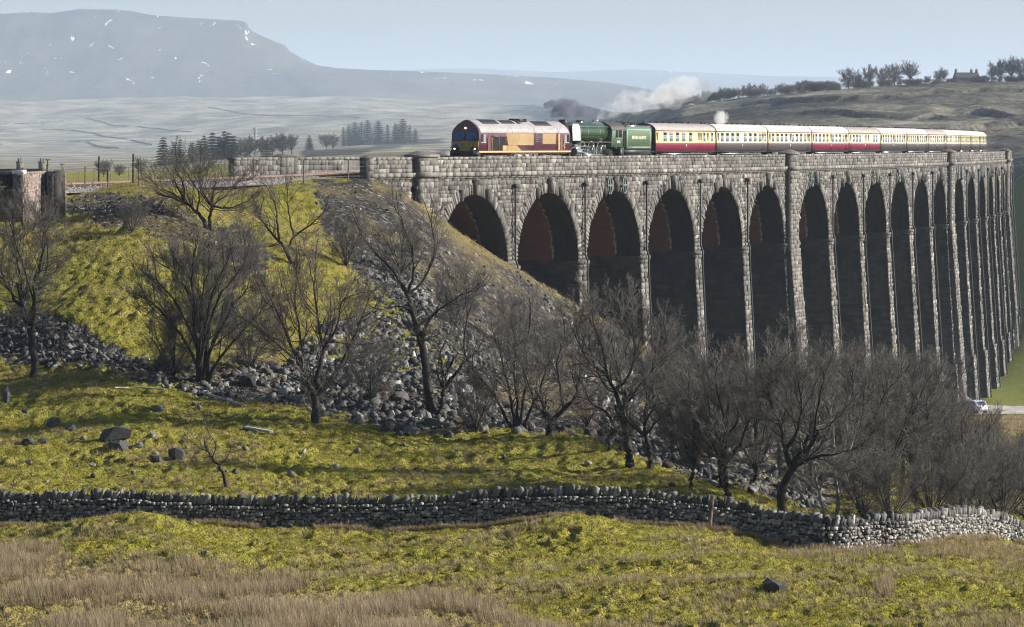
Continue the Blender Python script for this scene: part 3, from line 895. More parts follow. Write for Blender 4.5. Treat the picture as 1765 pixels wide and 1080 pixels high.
M_MAROON = paint('maroon coachwork', (.085, .028, .045), .35, .5, wear=.18)
M_GOLD = paint('faded gold panel', (.33, .225, .10), .4, .5, wear=.12)
M_ORANGE = paint('orange sole bar', (.58, .38, .20), .45, .4, wear=.2)
M_OLIVE = paint('dirty yellow nose', (.36, .235, .035), .5, .4, wear=.3)
M_ROOFG = paint('pale grey roof', (.29, .28, .29), .45, .4, wear=.18)
M_DEFL = paint('pale deflector plate', (.36, .40, .42), .3, .6, wear=.2)
M_BLACK = paint('sooty black', (.014, .014, .016), .55, .4, wear=.4)
M_GREASE = paint('oily running gear', (.05, .045, .04), .5, .5, wear=.5)
M_STEEL = paint('bright steel', (.55, .56, .58), .25, .5, metal=.9)
M_GREEN = paint('lined green paint', (.085, .150, .095), .28, .55, wear=.15)
M_GREEND = paint('dark boiler green', (.020, .045, .018), .18, .7, wear=.15)
M_CREAM = paint('cream coachwork', (.58, .45, .25), .38, .45, wear=.07)
M_CREAM2 = paint('pale cream coachwork', (.58, .51, .35), .38, .45, wear=.07)
M_CREAMG = paint('greenish cream coachwork', (.54, .48, .26), .38, .45, wear=.1)
M_CRIM = paint('crimson coachwork', (.17, .018, .045), .35, .5, wear=.15)
M_CHOC = paint('chocolate brown coachwork', (.075, .060, .066), .38, .5, wear=.15)
M_CROOF = paint('coach roof grey', (.30, .275, .26), .55, .35, wear=.2)
M_CROOFW = paint('coach roof white', (.54, .52, .50), .55, .35, wear=.12)
M_GUTTER = paint('red brown gutter', (.20, .075, .055), .5, .4)
M_WHITE = paint('white lettering', (.8, .76, .60), .5, .4, wear=.04)
M_YEL = paint('yellow lettering', (.75, .55, .08), .5, .4, wear=.05)
n = NT('window glass'); n.set(n.b, Roughness=.08); n.b.inputs['Specular IOR Level'].default_value = .8
M_GLASS = n.color((.15, .20, .25))
n = NT('blue cab glass'); n.set(n.b, Roughness=.1); n.b.inputs['Specular IOR Level'].default_value = .6
M_BLUEG = n.color((.012, .06, .19))
n = NT('dark opening'); n.set(n.b, Roughness=.9)
M_DARK = n.color((.006, .006, .008))
n = NT('headlamp'); n.set(n.b, Roughness=.2)
n.b.inputs['Emission Color'].default_value = (1, .86, .62, 1); n.b.inputs['Emission Strength'].default_value = 2.2
M_LAMP = n.color((.9, .85, .7))


def wheel_mb(r, w=.13, q=20):
    mb = MB()
    mb.cyl((0, 0, 0), 1, r, w, q, m=0)
    mb.cyl((0, -.02, 0), 1, r * .84, w, q, m=1)
    mb.cyl((0, -.05, 0), 1, r * .26, w + .1, 12, m=0)
    return mb


def bogie(root, xc, wb=(-1.3, 1.3), r=.46, name='bogie'):
    mb = MB()
    for sy in (-1, 1):
        y = sy * 1.02
        mb.box(xc + wb[0] - .55, xc + wb[-1] + .55, y - .07, y + .07, .52, .72)
        for a in wb:
            mb.box(xc + a - .20, xc + a + .20, y - .14, y + .14, .26, .62)
            mb.tube([(xc + a - .42, y, .42), (xc + a - .42, y, .75)], .1, 6); mb.tube([(xc + a + .42, y, .42), (xc + a + .42, y, .75)], .1, 6)
        mb.box(xc - .3, xc + .3, y - .1, y + .1, .22, .58)
    b = mb.build(name, M_GREASE, root)
    wm = wheel_mb(r).data('wheel', [M_GREASE, M_BLACK])
    for a in wb:
        for sy in (-1, 1):
            link('wheel', wm, b, (xc + a, sy * .80, r))
    return b


def text_mesh(name, s, size, mat, parent, loc, rot, extr=.004, align='CENTER', xs=1.0):
    c = bpy.data.curves.new(name, 'FONT'); c.body = s; c.size = size; c.extrude = extr; c.align_x = align; c.align_y = 'CENTER'
    tmp = bpy.data.objects.new(name, c); COL.objects.link(tmp)
    dg = bpy.context.evaluated_depsgraph_get(); dg.update()
    me = bpy.data.meshes.new_from_object(tmp.evaluated_get(dg)); me.name = name
    bpy.data.objects.remove(tmp); bpy.data.curves.remove(c)
    me.materials.clear(); me.materials.append(mat)
    o = link(name, me, parent, loc); o.rotation_euler = rot; o.scale = (xs, 1, 1)
    return o


SIDE_ROT = (math.pi / 2, 0, 0)      # faces -y, reads along +x


def roof_section(hw, zs, zt, n=12, flat=.0):
    """half-ellipse roof profile from -hw to hw"""
    a = np.linspace(np.pi, 0, n)
    return [(hw * math.cos(t), zs + (zt - zs) * math.sin(t)) for t in a]


# ---- diesel
L = 20.4
S_D0, S_D1 = 7.4, 27.6
loc, rz = seat(S_D0, S_D1)
die = empty('diesel_locomotive', loc, rz, label='maroon and gold diesel locomotive leading the train', cat='locomotive')
prof = [(-1.33, 1.02), (-1.33, 2.72), (-1.20, 3.05), (-.86, 3.42), (-.30, 3.78), (0, 3.86), (.30, 3.78), (.86, 3.42), (1.20, 3.05), (1.33, 2.72), (1.33, 1.02)]
def nose(z): return .0 if z < 2.0 else .16 * (z - 2.0)
body = MB()
body.loft([[(nose(z) + .02, y * .985, z) for y, z in prof], [(.55 + nose(z) * .5, y, z) for y, z in prof], [(L - .35, y, z) for y, z in prof], [(L - nose(z), y * .985, z) for y, z in prof]][::1], closed=True)
body.build('body', M_MAROON, die)
rf = MB()
rp = [(y * 1.004, z + .012) for y, z in prof[1:-1]]
rp = rp + [(y * .97, z - .06) for y, z in rp[::-1]]
for x0, x1 in ((.42, 2.95), (3.0, 7.3), (7.36, 12.3), (12.36, 17.6), (17.66, L - .35)):
    rf.loft([[(x0 + nose(z) * .4 * (x0 < 1), y, z) for y, z in rp], [(x1, y, z) for y, z in rp]])
r_o = rf.build('roof', M_ROOFG, die)
mb = MB()
def on_roof(mb, x0, x1, y0, y1, t=.06, m=0):
    ys = np.linspace(y0, y1, 4); pz = lambda y: float(np.interp(abs(y), [0, .3, .86, 1.2, 1.33], [3.88, 3.80, 3.44, 3.07, 2.74]))
    mb.loft([[(x, y, pz(y)) for y in ys] + [(x, y, pz(y) + t) for y in ys[::-1]] for x in (x0, x1)], m=m)
on_roof(mb, 2.2, 5.6, -.75, -.12); on_roof(mb, 6.4, 9.2, -.70, -.2, .03); on_roof(mb, 9.9, 10.4, -.7, .7, .12); on_roof(mb, 13.2, 17.0, -.9, .9, .02)
mb.cyl((12.2, -.25, 3.88), 2, .3, .26, 14); mb.box(10.6, 11.6, -.5, .5, 3.7, 4.02)
mb.build('roof_hatch', M_BLACK, die)
# nose panel (dirty yellow) and screens
mb = MB(); mb.loft([[(nose(z) - .012, y, z) for y, z in ((-1.28, 1.12), (1.28, 1.12), (1.30, 1.98), (-1.30, 1.98))], [(nose(z) + .05, y, z) for y, z in ((-1.28, 1.12), (1.28, 1.12), (1.30, 1.98), (-1.30, 1.98))]])
mb.build('nose_panel', M_OLIVE, die)
for y0, y1 in ((-1.13, -.13), (.13, 1.13)):
    mb = MB(); q = [(y0, 2.12), (y1, 2.12), (y1, 2.72), (y0 + (.08 if y0 < 0 else 0), 2.84)] if y0 < 0 else [(y0, 2.12), (y1, 2.12), (y1 - .08, 2.72), (y0, 2.84)]
    mb.loft([[(nose(z) - .018, y, z) for y, z in q], [(nose(z) + .03, y, z) for y, z in q]])
    w = mb.build('windscreen', M_BLUEG, die)
    mb = MB(); mb.tube([(nose(2.16) - .05, y0 + .2, 2.14), (nose(2.5) - .05, y0 + .5, 2.5)], .015, 4); mb.build('wiper', M_BLACK, w)
mb = MB()
mb.box(-.28, .4, -1.3, 1.3, .62, 1.10); mb.box(-.32, -.2, -1.15, 1.15, .30, .62); mb.box(-.24, .1, -1.24, 1.24, .34, .60)
for y in (-.88, .88): mb.cyl((-.5, y, 1.05), 0, .23, .12, 14); mb.cyl((-.38, y, 1.05), 0, .1, .3, 10)
mb.box(-.42, -.28, -.16, .16, .8, 1.05)
mb.build('buffer_beam', M_BLACK, die)
for y, z in ((-.98, 1.30), (.98, 1.30), (.02, 3.12)):
    mb = MB(); mb.cyl((nose(z) - .03, y, z), 0, (.075 if z > 2 else .075), .08, 12); hl = mb.build('headlight', M_LAMP, die)
for y in (-.92, .92):
    mb = MB(); mb.box(-.03, .05, y - .34, y + .34, 1.16, 1.46); mb.build('lamp_cluster', M_BLACK, die)
# curved headboard over the offside lamps
mb = MB(); a = np.linspace(.12, np.pi - .12, 12)
mb.loft([[(-.09, .78 + r * math.cos(t), 1.32 + r * .8 * math.sin(t)) for t in a for r in (.46,)] + [(-.09, .78 + .60 * math.cos(t), 1.32 + .60 * .8 * math.sin(t)) for t in a[::-1]],
         [(-.05, .78 + .46 * math.cos(t), 1.32 + .46 * .8 * math.sin(t)) for t in a] + [(-.05, .78 + .60 * math.cos(t), 1.32 + .60 * .8 * math.sin(t)) for t in a[::-1]]], cap0=True)
mb.build('headboard', M_ROOFG, die)
# side: livery panels, windows, openings (camera side, y = -1.33)
def side(x0, x1, z0, z1, mat, name, t=.012, dx0=0, dx1=0, parent=None):
    mb = MB(); y = -1.33
    mb.loft([[(x0, y + .02, z0), (x1, y + .02, z0), (x1 + dx1, y + .02, z1), (x0 + dx0, y + .02, z1)][::-1], [(x0, y - t, z0), (x1, y - t, z0), (x1 + dx1, y - t, z1), (x0 + dx0, y - t, z1)][::-1]])
    return mb.build(name, mat, parent or die)
side(6.3, 11.9, 1.62, 2.68, M_GOLD, 'gold_panel', dx0=-.5); side(5.1, 9.2, 1.14, 1.60, M_GOLD, 'gold_panel', dx1=-1.0)
side(13.9, 16.9, 1.74, 2.68, M_GOLD, 'gold_panel'); side(17.5, 17.95, 1.16, 2.68, M_GOLD, 'gold_panel')
g = side(12.0, 13.9, 1.85, 2.66, M_MAROON, 'grille', .02)
mb = MB()
for i in range(7): mb.box(12.02 + i * .27, 12.1 + i * .27, -1.36, -1.34, 1.87, 2.64)
for i in range(5): mb.box(12.0, 13.9, -1.363, -1.342, 1.9 + i * .17, 1.96 + i * .17)
mb.build('grille_bars', M_GREASE, g)
side(.06, L - .06, .98, 1.12, M_ORANGE, 'sole_bar', .03)
op = side(2.75, 5.75, 1.18, 2.36, M_DARK, 'cooler_opening', .006)
mb = MB(); mb.box(4.22, 4.32, -1.36, -1.335, 1.18, 2.36); mb.box(2.7, 5.8, -1.37, -1.335, 2.36, 2.44); mb.build('mullion', M_GREASE, op)
for x0, x1 in ((.55, .88), (1.02, 1.5), (L - 1.4, L - .95), (L - .85, L - .45)):
    w = side(x0, x1, 1.9, 2.6, M_GLASS if x1 - x0 > .44 else M_DARK, 'cab_window', .012)
    side(x0 - .05, x1 + .05, 1.82, 1.9, M_ROOFG, 'frame', .02, parent=w)
for x in (1.95, 18.0):
    d = side(x, x + .60, 1.16, 2.62, M_MAROON, 'cab_door', .018)
    mb = MB()
    for q in (-.06, .68): mb.tube([(x + q, -1.42, 1.15), (x + q, -1.42, 2.3)], .025, 5)
    mb.build('handrail', M_ORANGE, d)
mb = MB()
for i in range(18):
    z = 1.22 + i * .082
    mb.box(6.0, 16.9, -1.352, -1.343, z, z + .014)
mb.build('body_ribs', M_MAROON, die)
mb = MB()
for x in (2.98, 6.0, 11.95, 17.3): mb.box(x - .02, x + .02, -1.356, -1.335, 1.1, 2.72)
mb.build('panel_joints', M_BLACK, die)
text_mesh('lettering', 'C', .55, M_YEL, die, (18.9, -1.345, 1.55), SIDE_ROT)
mb = MB()
mb.box(7.2, 13.2, -1.2, 1.2, .28, .92); mb.box(.3, L - .3, -1.1, 1.1, .82, 1.0)
for x in (7.6, 9.0, 10.6, 12.0): mb.box(x, x + .75, -1.3, -1.18, .35, .85)
mb.build('fuel_tank', M_GREASE, die)
for x in (8.3, 10.0):
    mb = MB(); mb.loft([[(x, -1.31, .8), (x + .8, -1.31, .8), (x + .6, -1.42, .5), (x + .2, -1.42, .5)][::-1], [(x, -1.2, .8), (x + .8, -1.2, .8), (x + .6, -1.2, .5), (x + .2, -1.2, .5)][::-1]]); mb.build('sand_box', M_ROOFG, die)
bogie(die, 4.1, (-1.95, 0, 1.95), .53); bogie(die, L - 4.1, (-1.95, 0, 1.95), .53)

# ---- steam locomotive
S_E0, S_E1 = 27.7, 42.0
def EX(x): return np.where(np.asarray(x) < 3, x, 3 + (np.asarray(x) - 3) * 1.235)
def MBE():
    m = MB(); m.xf = lambda V: np.stack([EX(V[:, 0]), V[:, 1], V[:, 2]], 1)
    return m
loc, rz = seat(S_E0, S_E1)
eng = empty('steam_locomotive', loc, rz, label='green steam locomotive with black smokebox behind the diesel', cat='locomotive')
def xcyl(mb, x0, x1, z, r0, r1, q=28, m=0, y=0):
    a = np.arange(q) / q * 2 * np.pi
    mb.loft([[(x, y + r * math.cos(t), z + r * math.sin(t)) for t in a] for x, r in ((x0, r0), (x1, r1))], m=m)
mb = MBE(); xcyl(mb, 2.6, 7.4, 2.86, .94, 1.0); xcyl(mb, 7.4, 9.3, 2.86, 1.0, 1.02)
bl = mb.build('boiler', M_GREEND, eng)
mb = MBE()
for x in (3.6, 5.0, 6.4, 7.4): xcyl(mb, x, x + .06, 2.86, .985 if x < 7 else 1.01, .985 if x < 7 else 1.01)
mb.build('boiler_bands', M_STEEL, bl)
mb = MBE(); xcyl(mb, .75, 2.6, 2.86, .95, .95); xcyl(mb, .58, .75, 2.86, .82, .93); xcyl(mb, .5, .6, 2.86, .55, .6)
mb.build('smokebox', M_BLACK, eng)
mb = MBE()
mb.loft([[(x, y, z) for x, y, z in ((1.25, -.35, 3.7), (2.25, -.35, 3.7), (2.25, .35, 3.7), (1.25, .35, 3.7))], [(x, y, z) for x, y, z in ((1.3, -.3, 4.02), (2.2, -.3, 4.02), (2.2, .3, 4.02), (1.3, .3, 4.02))]])
mb.build('chimney', M_BLACK, eng)
mb = MBE(); a = np.arange(16) / 16 * 2 * np.pi
mb.loft([[(5.3 + r * 1.5 * math.cos(t), r * math.sin(t), z) for t in a] for r, z in ((.42, 3.75), (.40, 3.93), (.25, 4.0))]); mb.build('dome', M_GREEND, eng)
mb = MBE()
mb.box(8.3, 8.7, -.2, .2, 3.84, 4.05); mb.tube([(7.8, -.25, 3.82), (7.8, -.25, 4.05)], .06, 6); mb.build('safety_valves', M_STEEL, eng)
for sy in (-1, 1):
    mb = MBE(); y = sy * 1.26
    mb.loft([[(.9, y, 2.05), (2.9, y, 2.05), (2.9, y - sy * .06, 3.2), (2.6, y - sy * .1, 3.62), (1.1, y - sy * .1, 3.62), (.9, y - sy * .06, 3.2)], [(x, yy - sy * .03, z) for x, yy, z in ((.9, y, 2.05), (2.9, y, 2.05), (2.9, y - sy * .06, 3.2), (2.6, y - sy * .1, 3.62), (1.1, y - sy * .1, 3.62), (.9, y - sy * .06, 3.2))]])
    mb.build('smoke_deflector', M_DEFL, eng)
mb = MBE()
for sy in (-1, 1):
    y0, y1 = (-1.36, -.75) if sy < 0 else (.75, 1.36)
    pts = [(.3, 1.35), (2.2, 1.62), (3.0, 1.95), (9.0, 1.95), (9.6, 1.6), (10.2, 1.35)]
    mb.loft([[(x, y0, z), (x, y1, z), (x, y1, z - .09), (x, y0, z - .09)] for x, z in pts])
    mb.box(.25, .5, -1.3, 1.3, .85, 1.4)
mb.build('running_plate', M_GREASE, eng)
mb = MBE(); mb.box(.9, 10.6, -.62, .62, .8, 1.75); mb.box(8.2, 10.2, -.9, .9, .75, 2.0)
for y in (-.88, .88): mb.cyl((.0, y, 1.05), 0, .22, .1, 14); mb.cyl((.14, y, 1.05), 0, .09, .25, 8)
mb.build('frame', M_BLACK, eng)
mb = MBE()
for sy in (-1, 1):
    xcyl(mb, 1.5, 2.75, 1.02, .36, .36, 16, y=sy * 1.12); xcyl(mb, 1.4, 2.85, 1.55, .17, .17, 12, y=sy * 1.1)
    mb.box(1.5, 2.75, sy * 1.12 - .2, sy * 1.12 + .2, 1.0, 1.6)
mb.build('cylinder', M_STEEL, eng)
DW = (4.0, 5.85, 7.7)
for x in (float(EX(v)) for v in DW):
    for sy in (-1, 1):
        mb = MB(); mb.cyl((x, sy * .78, 1.01), 1, 1.01, .14, 28); w = mb.build('driving_wheel', M_GREEN if False else M_BLACK, eng)
        mb = MB()
        a = np.linspace(0, 2 * np.pi, 29)
        for k in range(28):
            t0, t1 = a[k], a[k + 1]
            mb.add([(x + r * math.cos(t), sy * .86, 1.01 + r * math.sin(t)) for t, r in ((t0, .9), (t1, .9), (t1, 1.02), (t0, 1.02))], [(0, 1, 2, 3)])
        mb.build('tyre', M_STEEL, w)
        mb = MB()
        for k in range(14):
            t = k / 14 * 2 * np.pi; mb.tube([(x + .15 * math.cos(t), sy * .87, 1.01 + .15 * math.sin(t)), (x + .9 * math.cos(t), sy * .87, 1.01 + .9 * math.sin(t))], .028, 4)
        mb.build('spokes', M_GREEND, w)
mb = MBE()
for sy in (-1, 1):
    y = sy * 1.0
    mb.box(DW[0] - .1, DW[2] + .1, y - .04, y + .04, .62, .76)
    mb.loft([[(2.8, y - .03, .98), (2.8, y + .03, .98), (2.8, y + .03, 1.1), (2.8, y - .03, 1.1)], [(6.2, y - .03, .62), (6.2, y + .03, .62), (6.2, y + .03, .78), (6.2, y - .03, .78)]])
    mb.tube([(4.3, y - .1 * 1, 1.6), (5.2, y - .1, .95)], .05, 5); mb.tube([(3.2, y, 1.5), (5.4, y, 1.45)], .05, 5); mb.box(2.9, 4.4, y - .05, y + .05, 1.18, 1.26)
mb.build('coupling_rods', M_STEEL, eng)
for x in (1.35, 3.0 - .28, 9.9):
    for sy in (-1, 1): link('carrying_wheel', wheel_mb(.48 if x < 5 else .56).data('carrying_wheel', [M_GREASE, M_BLACK]), eng, (float(EX(x)), sy * .8, .48 if x < 5 else .56))
cabp = [(-1.37, 1.45), (-1.37, 3.05), (-1.15, 3.45), (-.6, 3.78), (0, 3.88), (.6, 3.78), (1.15, 3.45), (1.37, 3.05), (1.37, 1.45)]
mb = MBE()
mb.loft([[(9.2 + max(0, 2.6 - z) * -.25, y, z) for y, z in cabp], [(11.9, y, z) for y, z in cabp]])
cb = mb.build('cab', M_GREEN, eng)
mb = MBE(); rp = [(y * 1.02, z + .03) for y, z in cabp[1:-1]] + [(y * .98, z - .05) for y, z in cabp[1:-1][::-1]]
mb.loft([[(9.1, y, z) for y, z in rp], [(12.2, y, z) for y, z in rp]]); mb.build('roof', M_GREASE, cb)
for x0, x1 in ((9.85, 10.45), (10.6, 11.25)):
    mb = MBE(); mb.box(x0, x1, -1.385, -1.36, 2.35, 3.05); mb.build('window', M_DARK, cb)
mb = MBE(); mb.box(9.8, 9.86, -1.4, -1.36, 2.3, 3.1); mb.box(9.8, 11.3, -1.4, -1.36, 2.27, 2.33); mb.box(11.24, 11.3, -1.4, -1.36, 2.3, 3.1); mb.build('frame', M_ROOFG, cb)
mb = MBE(); mb.box(11.42, 11.9, -1.382, -1.36, 1.5, 3.0); mb.build('doorway', M_DARK, cb)
text_mesh('cab_number', '60163', .34, M_WHITE, cb, (float(EX(10.5)), -1.385, 1.95), SIDE_ROT)
mb = MBE()
mb.tube([(2.4, -1.06, 3.36), (9.2, -1.08, 3.36)], .03, 6); mb.tube([(1.0, -.9, 3.55), (2.5, -1.0, 3.45)], .03, 6)
mb.build('handrail', M_STEEL, eng)
mb = MBE(); mb.box(9.4, 11.7, -1.35, -.9, .45, .62); mb.box(10.9, 11.6, -1.38, -1.1, .4, 1.4); mb.build('steps', M_BLACK, eng)

# ---- tender
S_T0, S_T1 = 42.05, 50.0
loc, rz = seat(S_T0, S_T1)
ten = empty('tender', loc, rz, label='green coal tender lettered BRITISH RAILWAYS behind the steam engine', cat='tender')
mb = MB(); tp = [(-1.36, 1.25), (-1.36, 3.22), (-1.27, 3.42), (1.27, 3.42), (1.36, 3.22), (1.36, 1.25)]
mb.loft([[(.1, y, z) for y, z in tp], [(7.0, y, z) for y, z in tp]]); bd = mb.build('tank', M_GREEN, ten)
mb = MB()
for z in (1.42, 3.10): mb.box(.35, 6.8, -1.368, -1.355, z, z + .03)
for x in (.35, 6.77): mb.box(x, x + .03, -1.369, -1.356, 1.42, 3.13)
mb.build('lining', M_WHITE, bd)
mb = MB(); mb.box(.1, 7.0, -1.30, -1.16, 3.423, 3.52); mb.build('raised_edge', M_STEEL, bd)
text_mesh('lettering', 'BRITISH  RAILWAYS', .46, M_WHITE, bd, (3.6, -1.372, 2.35), SIDE_ROT, xs=.95)
mb = MB()
mb.box(7.0, 7.6, -1.05, 1.05, 1.2, 3.5); mb.box(7.0, 7.2, -1.36, 1.36, 1.25, 3.4)
mb.build('corridor_connection', M_BLACK, ten)
mb = MB()
for k in range(240):
    x, y = rng.uniform(.3, 5.6), rng.uniform(-1.1, 1.1); r = rng.uniform(.1, .2); h = 3.38 + .38 * max(0, 1 - (y / 1.1) ** 2) * min(1, (6 - x) / 1.5)
    p = np.array([[1, 0, 0], [-1, 0, 0], [0, 1, 0], [0, -1, 0], [0, 0, 1], [0, 0, -1]]) * r * rng.uniform(.6, 1.2, (6, 1)) + (x, y, h)
    mb.add(p, tris=[(0, 2, 4), (2, 1, 4), (1, 3, 4), (3, 0, 4), (2, 0, 5), (1, 2, 5), (3, 1, 5), (0, 3, 5)])
mb.build('coal', M_BLACK, ten)
mb = MB(); mb.box(0, 7.3, -1.2, 1.2, .75, 1.25); mb.box(.4, 7.0, -1.12, -1.0, .5, .9); mb.build('frame', M_BLACK, ten)
for x in (1.1, 2.7, 4.4, 6.1):
    for sy in (-1, 1): link('wheel', wheel_mb(.62).data('wheel', [M_GREASE, M_BLACK]), ten, (x, sy * .8, .62))

# ---- coaches
CL = 19.75
sec = [(-1.36, 1.06), (-1.40, 1.75), (-1.40, 2.3), (-1.36, 3.10)]
_v = MB(); _v.cyl((0, 0, 0), 2, .13, .2, 8); _v.cyl((0, 0, .11), 2, .17, .04, 8); VENT = _v.data('roof_vent', M_BLACK)
def coach(kind, wins, label, s0, s1, cream, lower, roofm):
    loc, rz = seat(s0, s1); Lc = s1 - s0 - .55
    c = empty('passenger_coach', loc, rz, label=label, cat='coach', group='coaches of the steam train')
    full = sec + [(-y, z) for y, z in sec[::-1]]
    mb = MB(); mb.loft([[(x, y, z) for y, z in full] for x in (0, Lc)]); bd = mb.build('body', cream, c)
    lo = [(-1.376, 1.05), (-1.416, 1.75), (-1.416, 1.86)]
    mb = MB()
    for sgn in (1, -1):
        q = [(y * sgn, z) for y, z in lo] + [(y * sgn * .97, z) for y, z in lo[::-1]]
        mb.loft([[(x, y, z) for y, z in (q if sgn > 0 else q[::-1])] for x in (.0, Lc)])
    mb.build('lower_panel', lower, bd)
    mb = MB(); rp = roof_section(1.40, 3.08, 3.84, 15)
    rp2 = rp + [(y * .96, z - .07) for y, z in rp[::-1]]
    mb.loft([[(x, y, z) for y, z in rp2][::-1] for x in (-.04, Lc + .04)])
    ro = mb.build('roof', roofm, c)
    mb = MB()
    for sgn in (-1, 1): mb.box(-.02, Lc + .02, sgn * 1.41 - .03, sgn * 1.41 + .03, 3.03, 3.10)
    mb.build('gutter', M_GUTTER, ro)
    for x in np.linspace(1.4, Lc - 1.4, 9):
        link('roof_vent', VENT, ro, (x, (-.35 if int(x * 3) % 2 else .35), 3.84))
    mb = MB()
    for x in (-.04, Lc + .0):
        mb.loft([[(x, y, z) for y, z in [(-1.33, 1.1)] + roof_section(1.36, 3.08, 3.80, 9) + [(1.33, 1.1)]], [(x + .04, y, z) for y, z in [(-1.33, 1.1)] + roof_section(1.36, 3.08, 3.80, 9) + [(1.33, 1.1)]]])
    mb.box(-.30, -.03, -.75, .75, 1.05, 3.35); mb.box(Lc + .03, Lc + .30, -.75, .75, 1.05, 3.35)
    mb.build('end_gangway', M_BLACK, c)
    wd, dd = [], []
    for x, w in wins['win']:
        mb = MB(); x0, x1 = x - w / 2, x + w / 2; y = -1.405
        mb.box(x0 - .05, x1 + .05, y, y + .03, 2.0, 2.96, m=0)
        mb.box(x0, x1, y - .008, y + .02, 2.06, 2.56, m=1)
        mb.box(x0, x1, y - .008, y + .02, 2.60, 2.90, m=2 if (int(x * 7) % 4) else 1)
        mb.build('window', [cream, M_GLASS, M_DARK], bd)
    for x in wins['door']:
        mb = MB(); y = -1.405
        mb.box(x - .34, x - .325, y - .012, y + .02, 1.1, 2.98, m=0); mb.box(x + .325, x + .34, y - .012, y + .02, 1.1, 2.98, m=0)
        mb.box(x - .14, x + .14, y - .008, y + .02, 2.12, 2.88, m=1)
        mb.box(x + .2, x + .28, y - .04, y + .02, 1.9, 1.96, m=0)
        mb.build('door', [M_GREASE, M_DARK], bd)
    mb = MB(); mb.box(0, Lc, -1.22, 1.22, .88, 1.05)
    mb.box(6.3, 8.6, -1.18, 1.18, .45, .9); mb.box(9.6, 11.2, -1.1, 1.1, .5, .9); mb.tube([(4.6, -1.0, .85), (8, -1.0, .5), (12, -1.0, .5), (15.4, -1.0, .85)], .05, 5)
    mb.box(-.15, 0, -1.2, 1.2, .9, 1.1); mb.box(Lc, Lc + .15, -1.2, 1.2, .9, 1.1)
    mb.build('underframe', M_BLACK, c)
    mb = MB(); mb.box(2.0, Lc - 2.0, -1.25, -1.21, .70, .80); mb.build('steam_pipe', M_STEEL, c)
    bogie(c, 3.0); bogie(c, Lc - 3.0)
    mb = MB()
    for x in (Lc * .5, ): mb.box(x - .06, x + .06, -1.425, -1.40, 1.45, 1.75)
    mb.build('number_plate', M_WHITE, bd)
    return c


def layout(n, Lc=19.2, w=1.0, skip=()):
    xs = np.linspace(2.3, Lc - 2.3, n)
    return {'win': [(x, w) for i, x in enumerate(xs) if i not in skip], 'door': [.75, Lc - .75]}


def fr(Lc, wins, doors, w=.95): return {'win': [(f * Lc, ww) for f, ww in [(q if isinstance(q, tuple) else (q, w)) for q in wins]], 'door': [f * Lc for f in doors]}


CSP, CST = 19.28, 50.35
W8 = [.105, .205, .305, .405, .555, .655, .755, .855, (.955, .5)]
PLAN = [
    ('crimson and cream coach with five large windows directly behind the tender', M_CREAM, M_CRIM, M_CROOF, [.15, .25, .355, .46, .575, (.81, .6), (.945, .55)], [.022, .715, .752, .87]),
    ('dark brown and cream coach between two crimson coaches, first of the two brown ones there', M_CREAM2, M_CHOC, M_CROOFW, W8, [.03, .91]),
    ('dark brown and cream coach coupled in front of the plain all-window crimson coach', M_CREAM2, M_CHOC, M_CROOFW, W8, [.03, .5, .92]),
    ('crimson and cream coach with windows along its whole side, above the seventh arch', M_CREAM2, M_CRIM, M_CROOFW, W8, [.03, .505, .92]),
    ('crimson and cream brake coach with a long windowless middle', M_CREAM2, M_CRIM, M_CROOF, [.14, .24, .34, .80, .89], [.04, .53, .62]),
    ('brown and cream coach coupled behind the brake coach with the windowless middle', M_CREAM2, M_CHOC, M_CROOFW, W8, [.03, .5, .92]),
    ('brown and cream coach with white roof, second behind the windowless brake coach', M_CREAM2, M_CHOC, M_CROOFW, W8, [.03, .5, .92]),
    ('brown and cream coach under a duller grey roof than its neighbours', M_CREAM2, M_CHOC, M_CROOF, W8, [.03, .5, .92]),
    ('brown and cream coach with white roof just past the third tall buttress', M_CREAM2, M_CHOC, M_CROOFW, W8, [.03, .92]),
    ('yellowish cream coach third from the tail of the train', M_CREAMG, M_CHOC, M_CROOFW, W8, [.03, .5, .92]),
    ('yellowish cream coach next to last in the train', M_CREAMG, M_CHOC, M_CROOFW, W8, [.03, .5, .92]),
    ('yellowish cream coach at the very tail of the train', M_CREAMG, M_CHOC, M_CROOFW, W8, [.03, .5, .92]),
]
for i, (lab, cream, lower, roofm, ws, ds) in enumerate(PLAN):
    coach(None, fr(CSP - .55, ws, ds), lab, CST + i * CSP, CST + (i + 1) * CSP, cream, lower, roofm)
# ------------------------------------------------------------------ bare trees
def unit(v): return v / (np.linalg.norm(v, axis=-1, keepdims=True) + 1e-12)


def grow(P0, D0, Ln, R0, k, r, wander, trop, rend=.35):
    """a batch of branches at once: start points, directions, lengths, radii -> (n, k+1, 3) paths and radii"""
    n = len(P0); P = np.empty((n, k + 1, 3)); P[:, 0] = P0; D = D0.copy(); st = (Ln / k)[:, None]
    for i in range(k):
        D = unit(D + r.normal(0, wander, (n, 3)) + trop)
        P[:, i + 1] = P[:, i] + D * st
    R = R0[:, None] * np.linspace(1, rend, k + 1)[None]
    return P, R


